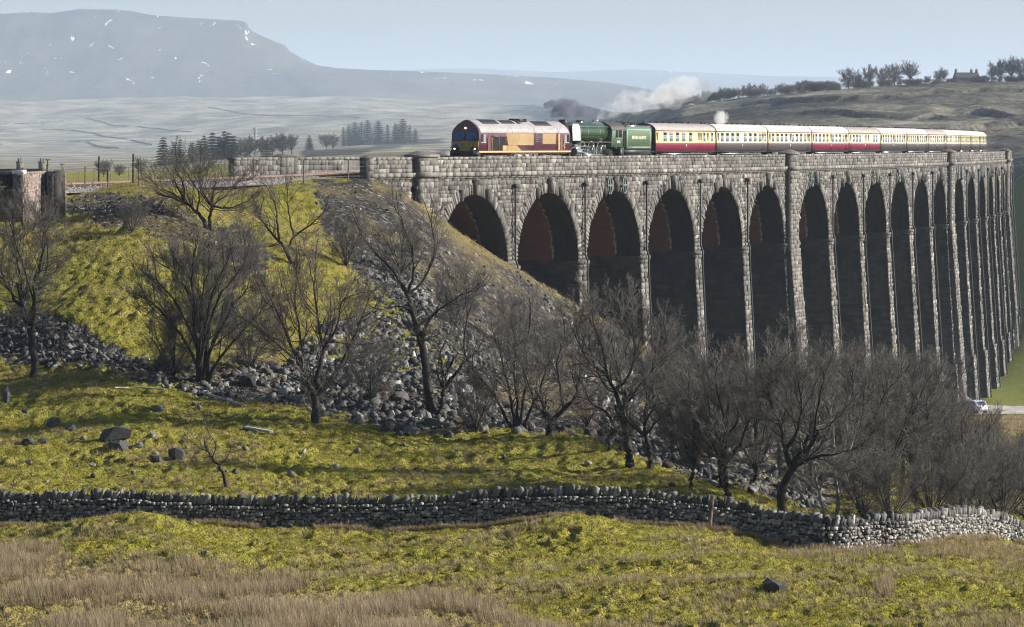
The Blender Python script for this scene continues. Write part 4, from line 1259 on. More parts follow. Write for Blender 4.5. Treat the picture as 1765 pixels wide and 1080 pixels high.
def spawn(P, R, m, r, t0, ang, lenf, lens, rf, out=None, outw=0.0):
    """m children on every branch"""
    n, k1, _ = P.shape
    t = t0 + (1 - t0) * (np.arange(m)[None] + r.uniform(.1, .9, (n, m))) / m
    f = t * (k1 - 1); i = np.minimum(f.astype(int), k1 - 2); a = (f - i)[..., None]
    ii = np.arange(n)[:, None]
    Q = P[ii, i] * (1 - a) + P[ii, i + 1] * a
    T = unit(P[ii, i + 1] - P[ii, i])
    rr = R[ii, i] * (1 - a[..., 0]) + R[ii, i + 1] * a[..., 0]
    perp = unit(np.cross(T, r.normal(0, 1, T.shape)))
    A = r.uniform(ang[0], ang[1], (n, m, 1))
    D = np.cos(A) * T + np.sin(A) * perp
    if out is not None: D = unit(D + outw * unit(Q - out))
    Ln = lens[:, None] * lenf * r.uniform(.65, 1.2, (n, m)) * (1.15 - .55 * t)
    return Q.reshape(-1, 3), unit(D).reshape(-1, 3), Ln.ravel(), (rr * rf).ravel()


def tubes(P, R, q):
    n, k1, _ = P.shape
    T = np.gradient(P, axis=1); T = unit(T)
    ref = np.where(np.abs(T[:, :1, 2:]) > .9, np.array([1., 0, 0]), np.array([0, 0, 1.]))
    N = unit(np.cross(T, ref)); B = np.cross(T, N)
    a = np.arange(q) / q * 2 * np.pi
    V = P[:, :, None] + R[..., None, None] * (np.cos(a)[:, None] * N[:, :, None] + np.sin(a)[:, None] * B[:, :, None])
    base = (np.arange(n) * k1 * q)[:, None, None] + (np.arange(k1 - 1) * q)[None, :, None] + np.arange(q)[None, None]
    nxt = base - np.arange(q) + (np.arange(q) + 1) % q
    return V.reshape(-1, 3), np.stack([base, nxt, nxt + q, base + q], -1).reshape(-1, 4)


def smooth_path(pts, k=10):
    pts = np.asarray(pts, float); n = len(pts)
    if n < 3: return np.array([np.interp(np.linspace(0, n - 1, k + 1), np.arange(n), pts[:, j]) for j in range(pts.shape[1])]).T
    p = np.vstack([2 * pts[0] - pts[1], pts, 2 * pts[-1] - pts[-2]])
    out = []
    for f in np.linspace(0, n - 1, k + 1):
        i = min(int(f), n - 2); t = f - i
        a, b, c, d = p[i:i + 4]
        out.append(.5 * (2 * b + (c - a) * t + (2 * a - 5 * b + 4 * c - d) * t * t + (3 * b - a - 3 * c + d) * t ** 3))
    return np.array(out)


n = NT('bark'); P_ = n.obj()
f = n.noise(n.scale(P_, (1, 1, .25)), 9, 5, .7)
n.bump(f, .6, .03); n.b.inputs['Specular IOR Level'].default_value = .15
M_BARK = n.color(n.ramp(f, [(.3, (.012, .010, .009)), (.6, (.036, .031, .027)), (.8, (.085, .078, .068))]))
n = NT('twigs'); n.b.inputs['Specular IOR Level'].default_value = .25; n.set(n.b, Roughness=.6)
f = n.noise(n.obj(), 1.2, 3)
M_TWIG = n.color(n.ramp(f, [(.3, (.045, .041, .037)), (.7, (.135, .122, .108))]))
n = NT('pale birch bark'); f = n.noise(n.scale(n.obj(), (1, 1, .5)), 5, 4)
M_BIRCH = n.color(n.ramp(f, [(.35, (.08, .07, .065)), (.55, (.32, .30, .28))]))


def tree_meshes(limbs, seed, m=(8, 7, 6, 5), l1=2.6, lf=(.55, .52, .6), twig=.0075, trop=.10, ang=(.5, 1.25), outw=.3, flare=True, t0=.35, bark=None, twigm=None, wander=.16):
    """limbs: list of (points (k,3) in local metres, r0, r1, spawn_from) -> trunk mesh, crown mesh"""
    r = np.random.default_rng(seed)
    TV, TQ, nb = [], [], 0
    PS, RS, LS = [], [], []
    for pts, r0, r1, sf in limbs:
        p = smooth_path(pts, 12); p[1:-1] += r.normal(0, .035, p[1:-1].shape) * min(1, r0 * 6)
        R = r0 + (r1 - r0) * np.linspace(0, 1, 13) ** .8
        if flare and sf > .5 and p[0, 2] < .3: R[0] *= 1.45; R[1] *= 1.12
        V, Q = tubes(p[None], R[None], 9); TV.append(V); TQ.append(Q + nb); nb += len(V)
        L = np.linalg.norm(np.diff(p, axis=0), axis=1).sum()
        PS.append(p); RS.append(R); LS.append((L, sf))
    cen = np.mean([p[-1] for p in PS], 0) - np.array([0, 0, .8])
    lev = []
    # first order from the drawn limbs
    Q0, D0, L0, R0 = [], [], [], []
    for p, R, (L, sf) in zip(PS, RS, LS):
        mm = max(2, int(round(1.25 * m[0] * min(1.5, L / 3.5))))
        q, d, ln, rr = spawn(p[None], R[None], mm, r, sf, ang, 1.0, np.array([l1 * 1.25]), .42, cen, outw)
        Q0.append(q); D0.append(d); L0.append(ln); R0.append(np.minimum(rr, .04))
        # leader keeps growing from the tip
        d = unit(p[-1] - p[-2]); Q0.append(np.repeat(p[-1:], 2, 0)); D0.append(unit(d + r.normal(0, .35, (2, 3)))); L0.append(np.full(2, l1 * 1.0)); R0.append(np.full(2, R[-1]))
    q, d, ln, rr = np.concatenate(Q0), np.concatenate(D0), np.concatenate(L0), np.concatenate(R0)
    V_, F_, nb2 = [], [], 0
    up = np.array([0, 0, trop])
    for lv in range(4):
        k, sides = ((7, 5), (5, 4), (4, 3), (2, 3))[lv]
        P, R = grow(q, d, ln, np.maximum(rr, twig), k, r, wander, up * (1 if lv < 3 else .5), .4 if lv < 3 else .6)
        V, Q = tubes(P, R, sides)
        if lv == 0: TV.append(V); TQ.append(Q + nb); nb += len(V)
        else: V_.append(V); F_.append(Q + nb2); nb2 += len(V)
        if lv == 3 or m[lv + 1] == 0: break
        q, d, ln, rr = spawn(P, R, m[lv + 1], r, .18, (.4, 1.1), lf[lv], ln, .55, cen, .22)
    tm = mesh_data('trunk', np.concatenate(TV), [np.concatenate(TQ)], bark or M_BARK, smooth=True)
    cm = mesh_data('crown', np.concatenate(V_), [np.concatenate(F_)], twigm or M_TWIG)
    return tm, cm


def put_tree(name, tm, cm, loc, label, group=None, rz=0, sc=1.0, cat='tree'):
    t = empty(name, loc, rz, label=label, cat=cat, group=group)
    t.scale = (sc,) * 3 if np.isscalar(sc) else sc
    link('trunk', tm, t); link('crown', cm, t)
    return t


def photo_tree(base, limbs, label, seed, rad=None, depth=1.3, name='bare_tree', group='bare trees on the hillside', sink=.12, **kw):
    """limbs drawn as photo pixel polylines; depth wanders so the crown is round"""
    r = np.random.default_rng(seed * 7 + 1)
    b = hit(*base); Y = b[1]; s = Y / F
    out = []; nodes = {}
    for li, (pts, r0, r1, sf) in enumerate(limbs):
        n_ = len(pts); off = r.uniform(-1, 1) * depth if li else r.uniform(-.3, .3) * depth
        key = tuple(pts[0])
        d0 = nodes.get(key, 0.0)
        L = []
        for j, (px, py) in enumerate(pts):
            dd = d0 + (off) * (j / max(1, n_ - 1)) ** 1.3
            nodes.setdefault((px, py), dd)
            L.append(((px - base[0]) * s, dd, (base[1] - py) * s))
        out.append((L, r0 * s * .88, r1 * s * .75, sf))
    tm, cm = tree_meshes(out, seed, **kw)
    return put_tree(name, tm, cm, (b[0], b[1], b[2] - sink), label, group)


# limb: ([(px, py) ...], radius px at start, at end, first fraction that carries branches)
photo_tree((62, 648), [([(62, 650), (58, 610), (54, 575), (48, 552)], 9, 7, .9), ([(48, 552), (30, 520), (8, 490), (-10, 440)], 5, 2, .3), ([(48, 552), (36, 520), (34, 480), (20, 420)], 4, 1.6, .35), ([(54, 575), (62, 530), (60, 490), (74, 450), (82, 410)], 5, 1.8, .4), ([(60, 500), (78, 470), (84, 430), (76, 395)], 2.6, 1, .3), ([(48, 552), (60, 520), (40, 450), (22, 385)], 3, 1, .5)],
           'bare crooked tree on grass below the two concrete shelters', 101, l1=2.4, m=(7, 7, 6, 4))
r_ = np.random.default_rng(5)
st = []
for k in range(15):
    tx = -125 + 250 * (k + .5) / 15 + r_.uniform(-8, 8); hgt = 250 * math.sqrt(max(.12, 1 - (tx / 150) ** 2)) * r_.uniform(.85, 1)
    b0 = r_.uniform(-14, 16)
    st.append(([(350 + b0, 655), (350 + b0 + tx * .18, 655 - hgt * .3), (350 + b0 + tx * .55, 655 - hgt * .68), (350 + tx * .85, 655 - hgt * .88)], r_.uniform(3.2, 5.0), 1.2, .30))
photo_tree((350, 655), st, 'dense many-stemmed bare bush fanning from one base', 103, depth=3.4, name='bush', m=(7, 7, 6, 4), l1=2.1, trop=.16, ang=(.3, .8), cat='bush') if False else None
def bush_tree(base, st, label, seed, **kw):
    return photo_tree(base, st, label, seed, **kw)
bush_tree((350, 655), st, 'dense many-stemmed bare tree fanning out from one base', 103, depth=3.2, m=(6, 7, 6, 4), l1=2.0, trop=.16, ang=(.3, .8))
photo_tree((545, 727), [([(545, 729), (544, 705), (543, 680)], 11, 9, .95), ([(543, 680), (525, 650), (515, 620), (495, 570), (478, 530)], 6, 1.8, .35), ([(543, 680), (548, 640), (556, 600), (548, 545), (540, 490)], 6, 1.8, .35), ([(543, 680), (570, 650), (590, 620), (610, 580), (622, 545)], 6, 1.8, .35), ([(556, 600), (580, 560), (590, 515)], 3, 1.2, .2), ([(515, 620), (480, 590), (456, 570)], 3, 1.2, .3), ([(525, 650), (520, 590), (508, 520), (512, 480)], 3.5, 1.2, .35)],
           'round headed bare tree with short thick trunk beside the rubble fan', 107, l1=2.4, m=(7, 7, 6, 4))
photo_tree((748, 714), [([(747, 715), (738, 670), (732, 620), (724, 580)], 11, 7.5, .9), ([(724, 580), (712, 540), (700, 505), (672, 460), (640, 425), (618, 395)], 6, 1.6, .35), ([(700, 505), (712, 470), (708, 420), (690, 370)], 4, 1.4, .3), ([(724, 580), (745, 540), (770, 520), (800, 500)], 4, 1.4, .35), ([(712, 540), (690, 525), (660, 530)], 2.5, 1, .4), ([(700, 505), (730, 480), (748, 430), (742, 380)], 3.2, 1.2, .3)],
           'tall bare tree with leaning trunk and open crown in front of the embankment', 109, l1=1.9, m=(5, 5, 5, 3), depth=1.8)
photo_tree((760, 712), [([(760, 714), (762, 690), (764, 665)], 6.5, 5.5, .95), ([(764, 665), (785, 640), (800, 615), (800, 580), (806, 540)], 4.5, 1.5, .35), ([(800, 615), (830, 600), (860, 590)], 3, 1.2, .25), ([(764, 665), (755, 640), (760, 600), (775, 570)], 2.8, 1, .3)],
           'smaller bare tree forking low, right against the tall leaning tree', 113, l1=1.9, m=(5, 5, 5, 4))
photo_tree((892, 741), [([(890, 743), (886, 715), (880, 680), (870, 640), (862, 600)], 5, 1.5, .35), ([(896, 743), (900, 700), (905, 660), (902, 610), (912, 570)], 4.5, 1.5, .3), ([(900, 743), (915, 700), (930, 670), (940, 630)], 4, 1.4, .3), ([(884, 743), (865, 700), (840, 660), (815, 630)], 4, 1.3, .35), ([(890, 743), (892, 690), (886, 640), (890, 585)], 4, 1.3, .4)],
           'clump of thin bare stems standing between the forked tree and the leaning one', 127, depth=2.4, l1=2.0, m=(7, 6, 6, 4), trop=.15)
photo_tree((947, 752), [([(947, 754), (946, 735), (950, 722)], 7, 6, .95), ([(950, 722), (972, 700), (990, 680), (997, 650), (1000, 615)], 5.5, 1.6, .35), ([(950, 722), (930, 700), (915, 670), (905, 640)], 3.5, 1.3, .35), ([(972, 700), (965, 660), (960, 620), (972, 580)], 3.4, 1.2, .3)],
           'bare tree bending to the right at the meadow edge', 131, l1=1.9, m=(6, 6, 6, 4))
photo_tree((1052, 772), [([(1052, 774), (1050, 752), (1062, 735)], 6, 5, .95), ([(1062, 735), (1045, 705), (1020, 690), (1006, 660)], 3.6, 1.2, .3), ([(1062, 735), (1075, 700), (1070, 650), (1060, 610)], 3.6, 1.2, .35)],
           'small dark bare tree behind the big forked tree', 137, l1=1.7, m=(6, 6, 6, 4))
photo_tree((1087, 806), [([(1087, 808), (1084, 780), (1080, 745)], 10.5, 8, .95), ([(1080, 745), (1072, 700), (1060, 670), (1045, 640), (1040, 600), (1025, 560)], 6.5, 1.6, .35), ([(1080, 745), (1100, 725), (1122, 695), (1130, 650), (1150, 610)], 5.5, 1.5, .35), ([(1060, 670), (1085, 640), (1095, 600), (1090, 555)], 4, 1.2, .25), ([(1045, 640), (1015, 620), (1000, 590)], 3.2, 1.2, .3), ([(1072, 700), (1095, 670), (1120, 640)], 3, 1.1, .3)],
           'big dark bare tree with forked trunk at the crest of the bright meadow', 139, l1=2.4, m=(7, 7, 7, 4))
photo_tree((1118, 806), [([(1118, 808), (1120, 775), (1112, 745)], 6, 5, .95), ([(1112, 745), (1112, 700), (1125, 660), (1140, 620)], 4, 1.3, .3), ([(1112, 745), (1135, 715), (1158, 690)], 3.2, 1.2, .3)],
           'slim bare tree just right of the big forked tree', 149, l1=1.9, m=(6, 6, 6, 4))
photo_tree((1256, 856), [([(1256, 858), (1250, 825), (1248, 795)], 8, 6.5, .95), ([(1248, 795), (1225, 765), (1205, 735), (1195, 700)], 4.5, 1.4, .35), ([(1248, 795), (1250, 750), (1245, 710), (1235, 665)], 5, 1.4, .35), ([(1248, 795), (1275, 760), (1290, 725), (1310, 700)], 4.5, 1.4, .35), ([(1250, 750), (1270, 720), (1272, 680)], 3, 1.1, .2)],
           'bare tree on the slope down by the wall post, straight trunk', 151, l1=2.2, m=(7, 7, 7, 4))
photo_tree((1241, 838), [([(1241, 840), (1243, 810), (1240, 780)], 6, 5, .95), ([(1240, 780), (1215, 750), (1190, 720)], 3.6, 1.2, .3), ([(1240, 780), (1240, 735), (1222, 690), (1215, 640)], 4, 1.3, .35)],
           'bare tree half hidden behind the straight trunk by the wall post', 157, l1=2.2, m=(7, 6, 6, 4))
photo_tree((1347, 889), [([(1347, 892), (1346, 860), (1349, 832), (1364, 806)], 10.5, 9, .95), ([(1364, 806), (1385, 790), (1410, 780), (1440, 775)], 6.5, 1.6, .35), ([(1364, 806), (1352, 770), (1345, 730), (1330, 690), (1318, 650)], 6, 1.6, .35), ([(1352, 770), (1375, 735), (1380, 690), (1372, 640)], 4.5, 1.4, .25), ([(1345, 730), (1318, 710), (1298, 680)], 3.4, 1.2, .3), ([(1385, 790), (1400, 745), (1405, 700), (1415, 650)], 4, 1.3, .3)],
           'bare tree with thick trunk bowed to the right, just behind the drystone wall', 163, l1=2.3, m=(7, 7, 7, 4))
photo_tree((1440, 893), [([(1440, 896), (1444, 850), (1438, 800), (1436, 750), (1430, 700)], 5, 1.6, .4), ([(1444, 850), (1462, 815), (1466, 770)], 2.2, 1, .3), ([(1438, 800), (1420, 770), (1415, 730)], 2.4, 1, .3)],
           'pale barked birch with upright stem behind the drystone wall', 167, l1=1.8, m=(6, 6, 6, 4), bark=M_BIRCH)
photo_tree((1424, 894), [([(1424, 897), (1416, 860), (1408, 830), (1404, 800)], 4.5, 1.8, .5), ([(1424, 897), (1405, 880), (1392, 855)], 2.2, 1, .4)],
           'short pale sapling leaning left beside the birch', 173, l1=1.5, m=(6, 6, 5, 4), bark=M_BIRCH)
photo_tree((365, 398), [([(365, 402), (352, 380), (340, 362), (318, 345)], 5, 3.2, .6), ([(365, 402), (362, 375), (366, 352)], 4.5, 3, .6), ([(318, 345), (296, 330), (270, 322)], 2.6, 1, .2), ([(318, 345), (318, 315), (305, 290)], 2.6, 1, .2), ([(366, 352), (350, 325), (345, 295)], 2.4, 1, .2), ([(366, 352), (392, 330), (408, 310)], 2.4, 1, .2), ([(340, 362), (345, 330), (330, 300)], 2.3, 1, .2), ([(366, 352), (395, 355), (425, 345)], 2.3, 1, .2)],
           'windswept bare thorn tree high on the embankment below the track', 179, l1=2.0, m=(8, 7, 6, 4), depth=2.2)
photo_tree((508, 455), [([(508, 457), (494, 430), (480, 412), (462, 392), (448, 372)], 4.8, 1.6, .4), ([(494, 430), (506, 405), (530, 388), (548, 372)], 3.2, 1.2, .35), ([(480, 412), (478, 380), (472, 345)], 3, 1.2, .3), ([(506, 405), (500, 375), (496, 340)], 2.4, 1, .3)],
           'bare leaning tree on the bank below the far parapet', 181, l1=1.6, m=(6, 6, 5, 3), depth=1.6)
photo_tree((390, 839), [([(390, 841), (386, 815), (378, 798), (366, 785), (358, 772)], 4.4, 2.2, .6), ([(358, 772), (345, 768), (335, 758)], 1.4, .7, .2), ([(366, 785), (372, 762), (360, 740)], 1.5, .7, .2), ([(378, 798), (392, 782), (400, 765)], 1.2, .6, .2)],
           'tiny stunted bent tree alone in the grass above the wall', 191, l1=.75, m=(6, 5, 4, 0), twig=.007, depth=.5)
photo_tree((112, 632), [([(140, 628), (118, 622), (108, 610), (104, 590)], 3.4, 1.8, .5), ([(108, 610), (95, 590), (90, 570)], 1.8, .8, .2)],
           'dead crooked branchy shrub in the rubble beside the crooked tree', 193, l1=1.0, m=(5, 4, 4, 0), twig=.008, depth=.5, sink=.3)

# stock trees, reused turned and scaled
def stock(seed, h, spread, nl=6, fork=.25, **kw):
    r = np.random.default_rng(seed)
    zf = h * fork; lean = r.normal(0, .25, 2)
    limbs = [([(0, 0, 0), (lean[0] * .4, lean[1] * .4, zf * .5), (lean[0], lean[1], zf)], .02 * h + .03, .014 * h + .02, .9)]
    for i in range(nl):
        a = i / nl * 2 * np.pi + r.uniform(-.4, .4); sp = spread * r.uniform(.45, .85); t = r.uniform(.62, .85) * h
        limbs.append(([(lean[0], lean[1], zf), (lean[0] + .35 * sp * math.cos(a), lean[1] + .35 * sp * math.sin(a), zf + .4 * (t - zf)), (lean[0] + sp * math.cos(a), lean[1] + sp * math.sin(a), t)], .011 * h + .01, .004 * h, .3))
    limbs.append(([(lean[0], lean[1], zf), (lean[0] * 1.3, lean[1], .55 * h), (lean[0] * .5, lean[1] * 1.4, .82 * h)], .012 * h + .01, .004 * h, .3))
    return tree_meshes(limbs, seed, **kw)


BANKX = 1
STOCK = [stock(301, 9.0, 3.0, 6, .22, l1=2.2, m=(6, 7, 6, 4)), stock(302, 8.0, 3.4, 7, .15, l1=2.1, m=(6, 7, 6, 4), trop=.06), stock(303, 9.5, 2.6, 5, .3, l1=2.1, m=(7, 6, 6, 4), trop=.14)]
SCRUB = [stock(311, 5.0, 2.4, 9, .05, l1=1.5, m=(6, 6, 6, 4), trop=.12), stock(312, 4.5, 2.8, 9, .04, l1=1.5, m=(6, 6, 6, 4), trop=.08)]
FAR = [stock(321, 9.0, 3.4, 7, .22, l1=2.4, m=(6, 6, 5, 0), twig=.042), stock(322, 8.5, 3.2, 7, .2, l1=2.2, m=(7, 6, 5, 0), twig=.042, trop=.06), stock(323, 9.5, 2.8, 6, .28, l1=2.2, m=(6, 6, 5, 0), twig=.042, trop=.14)]
FARH = []
for tm, cm in FAR:
    v = np.empty(len(cm.vertices) * 3, np.float32); cm.vertices.foreach_get('co', v); FARH.append(float(v.reshape(-1, 3)[:, 2].max()))
ti = 0
BANK = [  # base px, base row, height in px, label
    (1190, 842, 200, 'bare tree on the rubble slope under the third tall pier'), (1300, 838, 215, 'bare tree rising behind the bowed trunk, over the rubble'),
    (1395, 846, 255, 'bare tree with dense twiggy crown behind the birch'), (1482, 878, 282, 'broad bare tree behind the wall where its copings lean'),
    (1530, 872, 275, 'dark bare tree in the middle of the thicket'), (1578, 868, 260, 'bare tree with reddish haze of twigs in the thicket'),
    (1618, 866, 190, 'bare tree near the thicket edge, lower than its neighbours'), (1590, 790, 185, 'pale twigged tree rising in front of the slender far piers'),
    (1655, 880, 195, 'bare tree below the white parked car'), (1700, 800, 110, 'low spreading tree reaching across the car park'),
    (1225, 800, 175, 'bare tree on the rubble behind the pair by the wall post'), (1345, 815, 215, 'bare tree low on the rubble fan behind the bowed trunk'), (1440, 838, 235, 'bare tree standing behind the birch in the thicket'),
    (1510, 835, 240, 'second bare tree deep in the dark thicket'), (1555, 835, 235, 'bare tree deep in the thicket under the slender piers'), (1632, 838, 165, 'bare tree at the back of the thicket by the road'), (1160, 790, 170, 'bare tree on the rubble right of the slim tree'),
]
for px, py, h, lab in BANK:
    b = hit(px, py); k = ti % 3
    hm = h / F * b[1]
    put_tree('bare_tree', *STOCK[k], (b[0], b[1], b[2] - .15), lab, 'bare trees in the thicket under the viaduct', rz=1.1 * ti + .4, sc=hm / (9.3, 8.6, 10.0)[k]); ti += 1
SHRUBS = [
    (1540, 905, 130, 'rounded dark shrub pressed against the wall copings'), (1600, 903, 150, 'twiggy shrub behind the bright bend of the wall'), (1650, 903, 125, 'shrub behind the palest stretch of wall'),
    (1695, 900, 160, 'dark shrub on the right edge of the thicket'), (1735, 905, 150, 'shrub overhanging the end of the wall'), (1770, 900, 150, 'shrub cut by the edge of the picture'),
    (1720, 850, 120, 'shrub between the thicket and the reddish heath'), (1765, 850, 95, 'low shrub on the heath below the puddled track'), (1490, 893, 120, 'small shrub in the shade behind the birch'),
    (820, 745, 105, 'grey sapling thicket on the rubble right of the tall leaning tree'), (1010, 735, 85, 'low shrub between bending tree and forked tree'), (1180, 800, 110, 'low shrub on the rubble right of the slim tree'),
    (640, 690, 120, 'thin shrub on the rubble fan'), (300, 650, 120, 'thin shrub left of the many-stemmed tree'), (430, 640, 130, 'thin shrub right of the many-stemmed tree'),
    (420, 470, 95, 'grey shrub on the bank between the two upper trees'), (690, 470, 95, 'grey sapling clump on the spoil bank under the first arch'), (790, 560, 110, 'grey sapling clump lower on the spoil bank'),
    (950, 640, 100, 'shrub on the spoil bank under the second pier'), (1060, 655, 105, 'shrub on the spoil bank under the fourth arch'), (1140, 690, 100, 'shrub at the foot of the spoil bank'), (600, 460, 90, 'grey shrub at the top edge of the yellow grass strip'),
    (230, 400, 60, 'scrubby shrub beside the gravel run'), (880, 600, 100, 'shrub on the spoil bank below the second arch'),
]
for px, py, h, lab in SHRUBS:
    b = hit(px, py); k = ti % 2
    hm = h / F * b[1]
    put_tree('shrub', *SCRUB[k], (b[0], b[1], b[2] - .1), lab, 'bare shrubs on the slopes', rz=1.7 * ti, sc=hm / (5.6, 5.2)[k], cat='shrub'); ti += 1
# ------------------------------------------------------------------ rocks
CUBE = np.array([(x, y, z) for z in (-1, 1) for y in (-1, 1) for x in (-1, 1)], float)
FQ = [(0, 2, 3, 1), (4, 5, 7, 6), (0, 1, 5, 4), (2, 6, 7, 3), (0, 4, 6, 2), (1, 3, 7, 5)]
FC = np.array([CUBE[list(f)].mean(0) for f in FQ])
RT = np.array([(f[k], f[(k + 1) % 4], 8 + i) for i, f in enumerate(FQ) for k in range(4)])


def rocks(C, S, r, jit=.46, flat=None, rot=True, push=(.62, 1.05)):
    """n angular stones as one vertex array: centres C (n,3), half sizes S (n,3)"""
    n = len(C)
    V = np.concatenate([np.repeat(CUBE[None], n, 0) * r.uniform(1 - jit, 1.0, (n, 8, 1)) + r.normal(0, jit * .35, (n, 8, 3)),
                        np.repeat(FC[None], n, 0) * r.uniform(*push, (n, 6, 1)) + r.normal(0, jit * .25, (n, 6, 3))], 1)
    V = V * S[:, None]
    if rot:
        q = r.normal(0, 1, (n, 4))
        if flat is not None: q[:, 1:3] *= flat; q[:, 0] = r.normal(0, 1, n)
        q /= np.linalg.norm(q, axis=1, keepdims=True)
        w, x, y, z = q.T
        R = np.stack([1 - 2 * (y * y + z * z), 2 * (x * y - z * w), 2 * (x * z + y * w), 2 * (x * y + z * w), 1 - 2 * (x * x + z * z), 2 * (y * z - x * w), 2 * (x * z - y * w), 2 * (y * z + x * w), 1 - 2 * (x * x + y * y)], 1).reshape(n, 3, 3)
        V = np.einsum('nij,nkj->nki', R, V)
    V = V + C[:, None]
    T = (np.arange(n) * 14)[:, None, None] + RT[None]
    return V.reshape(-1, 3), T.reshape(-1, 3)


n = NT('grey rock'); P = n.geo(); t = n.attr('tint'); f = n.noise(P, 6, 6, .7); l = n.noise(P, 2.2, 4, .6)
k = n.math('ADD', n.math('MULTIPLY', t, .65), n.math('MULTIPLY', f, .42))
c = n.ramp(k, [(.2, (.018, .018, .020)), (.45, (.075, .074, .075)), (.68, (.165, .16, .155)), (.95, (.42, .41, .39))])
c = n.mix(n.math('MULTIPLY', n.ramp(l, [(.58, 0), (.70, 1)]), .5), c, (.09, .085, .03))
n.bump(f, .9, .05); n.set(n.b, Roughness=.8)
M_ROCK = n.color(c)


def scatter(poly, nn, smin, smax, seed, power=2.2, mfun=None, bright=.45, sink=-.05):
    r = np.random.default_rng(seed)
    xs, ys = np.array(poly, float).T; C = []
    while len(C) < nn:
        px, py = r.uniform(xs.min(), xs.max()), r.uniform(ys.min(), ys.max())
        if not inpoly(np.array([px]), np.array([py]), poly)[0]: continue
        if perlin(np.array([px * .022]), np.array([py * .03]), seed)[0] < -.28 and r.random() < .8: continue
        C.append(hit(px, py))
    C = np.array(C); s = smin + (smax - smin) * r.random(nn) ** power
    S = s[:, None] * r.uniform(.38, 1.2, (nn, 3)) * np.array([1, 1, .8])
    C[:, 2] += S[:, 2] * sink
    return C, S, np.clip(r.normal(bright, .27, nn), .02, 1)


parts = [scatter(BIGSCREE, 3300, .05, .37, 11, 2.6, bright=.34), scatter(DEBRIS, 1500, .04, .32, 12, 2.6, bright=.30), scatter(GULLY, 3000, .05, .36, 13, 2.6, bright=.36), scatter(MIDSCREE, 800, .05, .32, 14, bright=.4),
         scatter(EDGE, 620, .06, .36, 15, 2.6, bright=.4), scatter(SPOIL, 2600, .04, .22, 16, 3, bright=.32), scatter(GRAVEL, 1200, .03, .13, 17, 3, bright=.36), scatter([(460, 640), (760, 640), (1000, 750), (900, 745), (690, 748), (490, 700)], 420, .1, .5, 18)]
C = np.concatenate([p[0] for p in parts]); S = np.concatenate([p[1] for p in parts]); T = np.concatenate([p[2] for p in parts])
V, Q = rocks(C, S, np.random.default_rng(3))
link('rubble', mesh_data('rubble', V, [Q], M_ROCK, tint=np.repeat(T, 14)), kind='stuff', label='loose grey quarry rubble spilling down the embankment', cat='rubble')
# small stones lying about in the meadow
MEADOW = [(-60, 640), (100, 650), (330, 690), (480, 705), (690, 750), (900, 760), (1100, 812), (1250, 862), (1390, 890), (1300, 872), (900, 850), (500, 845), (-60, 838)]
C, S, T = scatter(MEADOW, 130, .05, .2, 21, 2.5, bright=.62, sink=.5)
keep = np.array([i for i in range(len(C))])
V, Q = rocks(C, S, np.random.default_rng(4))
link('stones', mesh_data('stones', V, [Q], M_ROCK, tint=np.repeat(T, 14)), kind='stuff', label='scattered small stones in the meadow grass', cat='stones')

BOULD = [  # px, py, width px, height px, tint, label
    (200, 757, 62, 28, .12, 'broad dark flat boulder, largest of the cluster in the left meadow'), (203, 776, 40, 24, .10, 'dark angular boulder tucked below the broad flat boulder'),
    (305, 790, 30, 26, .14, 'squarish dark boulder alone right of the flat boulder cluster'), (270, 795, 26, 14, .15, 'low brown boulder beside the squarish dark one'),
    (92, 733, 26, 22, .40, 'grey block with a lit top above the flat boulder cluster'), (122, 742, 18, 14, .35, 'small grey block right of the lit grey block'),
    (74, 765, 18, 14, .12, 'small dark boulder left of the flat boulder cluster'), (47, 766, 24, 15, .12, 'dark boulder near the left edge under the grey blocks'),
    (10, 692, 18, 34, .30, 'upright dark rock at the left edge'), (45, 712, 16, 12, .3, 'small grey boulder near the upright rock'), (272, 706, 28, 14, .45, 'pale flat boulder in grass below the fallen pipe'),
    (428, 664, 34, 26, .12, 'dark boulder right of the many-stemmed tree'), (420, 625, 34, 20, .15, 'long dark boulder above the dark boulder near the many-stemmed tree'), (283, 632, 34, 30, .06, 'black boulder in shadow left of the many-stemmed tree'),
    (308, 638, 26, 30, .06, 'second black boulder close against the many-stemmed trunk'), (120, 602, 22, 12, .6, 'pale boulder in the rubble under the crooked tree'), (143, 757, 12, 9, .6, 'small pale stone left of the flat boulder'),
    (240, 770, 16, 10, .7, 'white stone right of the flat boulder cluster'), (262, 752, 12, 9, .7, 'small white stone above the flat boulder cluster'), (50, 798, 13, 9, .75, 'white stone in grass at lower left above the wall'),
    (160, 803, 14, 8, .75, 'white stone lying below the flat boulder cluster'), (774, 754, 20, 16, .10, 'dark stone on the bright meadow below the rubble fan'), (1018, 748, 26, 18, .18, 'dark slab at the meadow edge right of the bending tree'),
    (1040, 762, 20, 14, .6, 'pale pointed stone at the meadow edge by the small dark tree'), (1335, 1019, 46, 28, .22, 'lone blue grey boulder in the tussocks in front of the wall'), (1457, 965, 9, 6, .9, 'little white stone in front of the wall bend'),
    (1183, 932, 10, 8, .7, 'pale stone by the wooden post'), (690, 690, 30, 22, .3, 'big grey block in the rubble fan'), (640, 645, 26, 18, .3, 'grey block high in the rubble fan'),
    (740, 640, 24, 18, .4, 'grey block in the rubble beside the leaning trunk'), (510, 695, 34, 24, .12, 'dark block at the foot of the round headed tree'), (503, 655, 22, 12, .75, 'white stone left of the round headed tree'), (742, 735, 26, 20, .35, 'angular grey block below the leaning trunk'),
]
rb = np.random.default_rng(77)
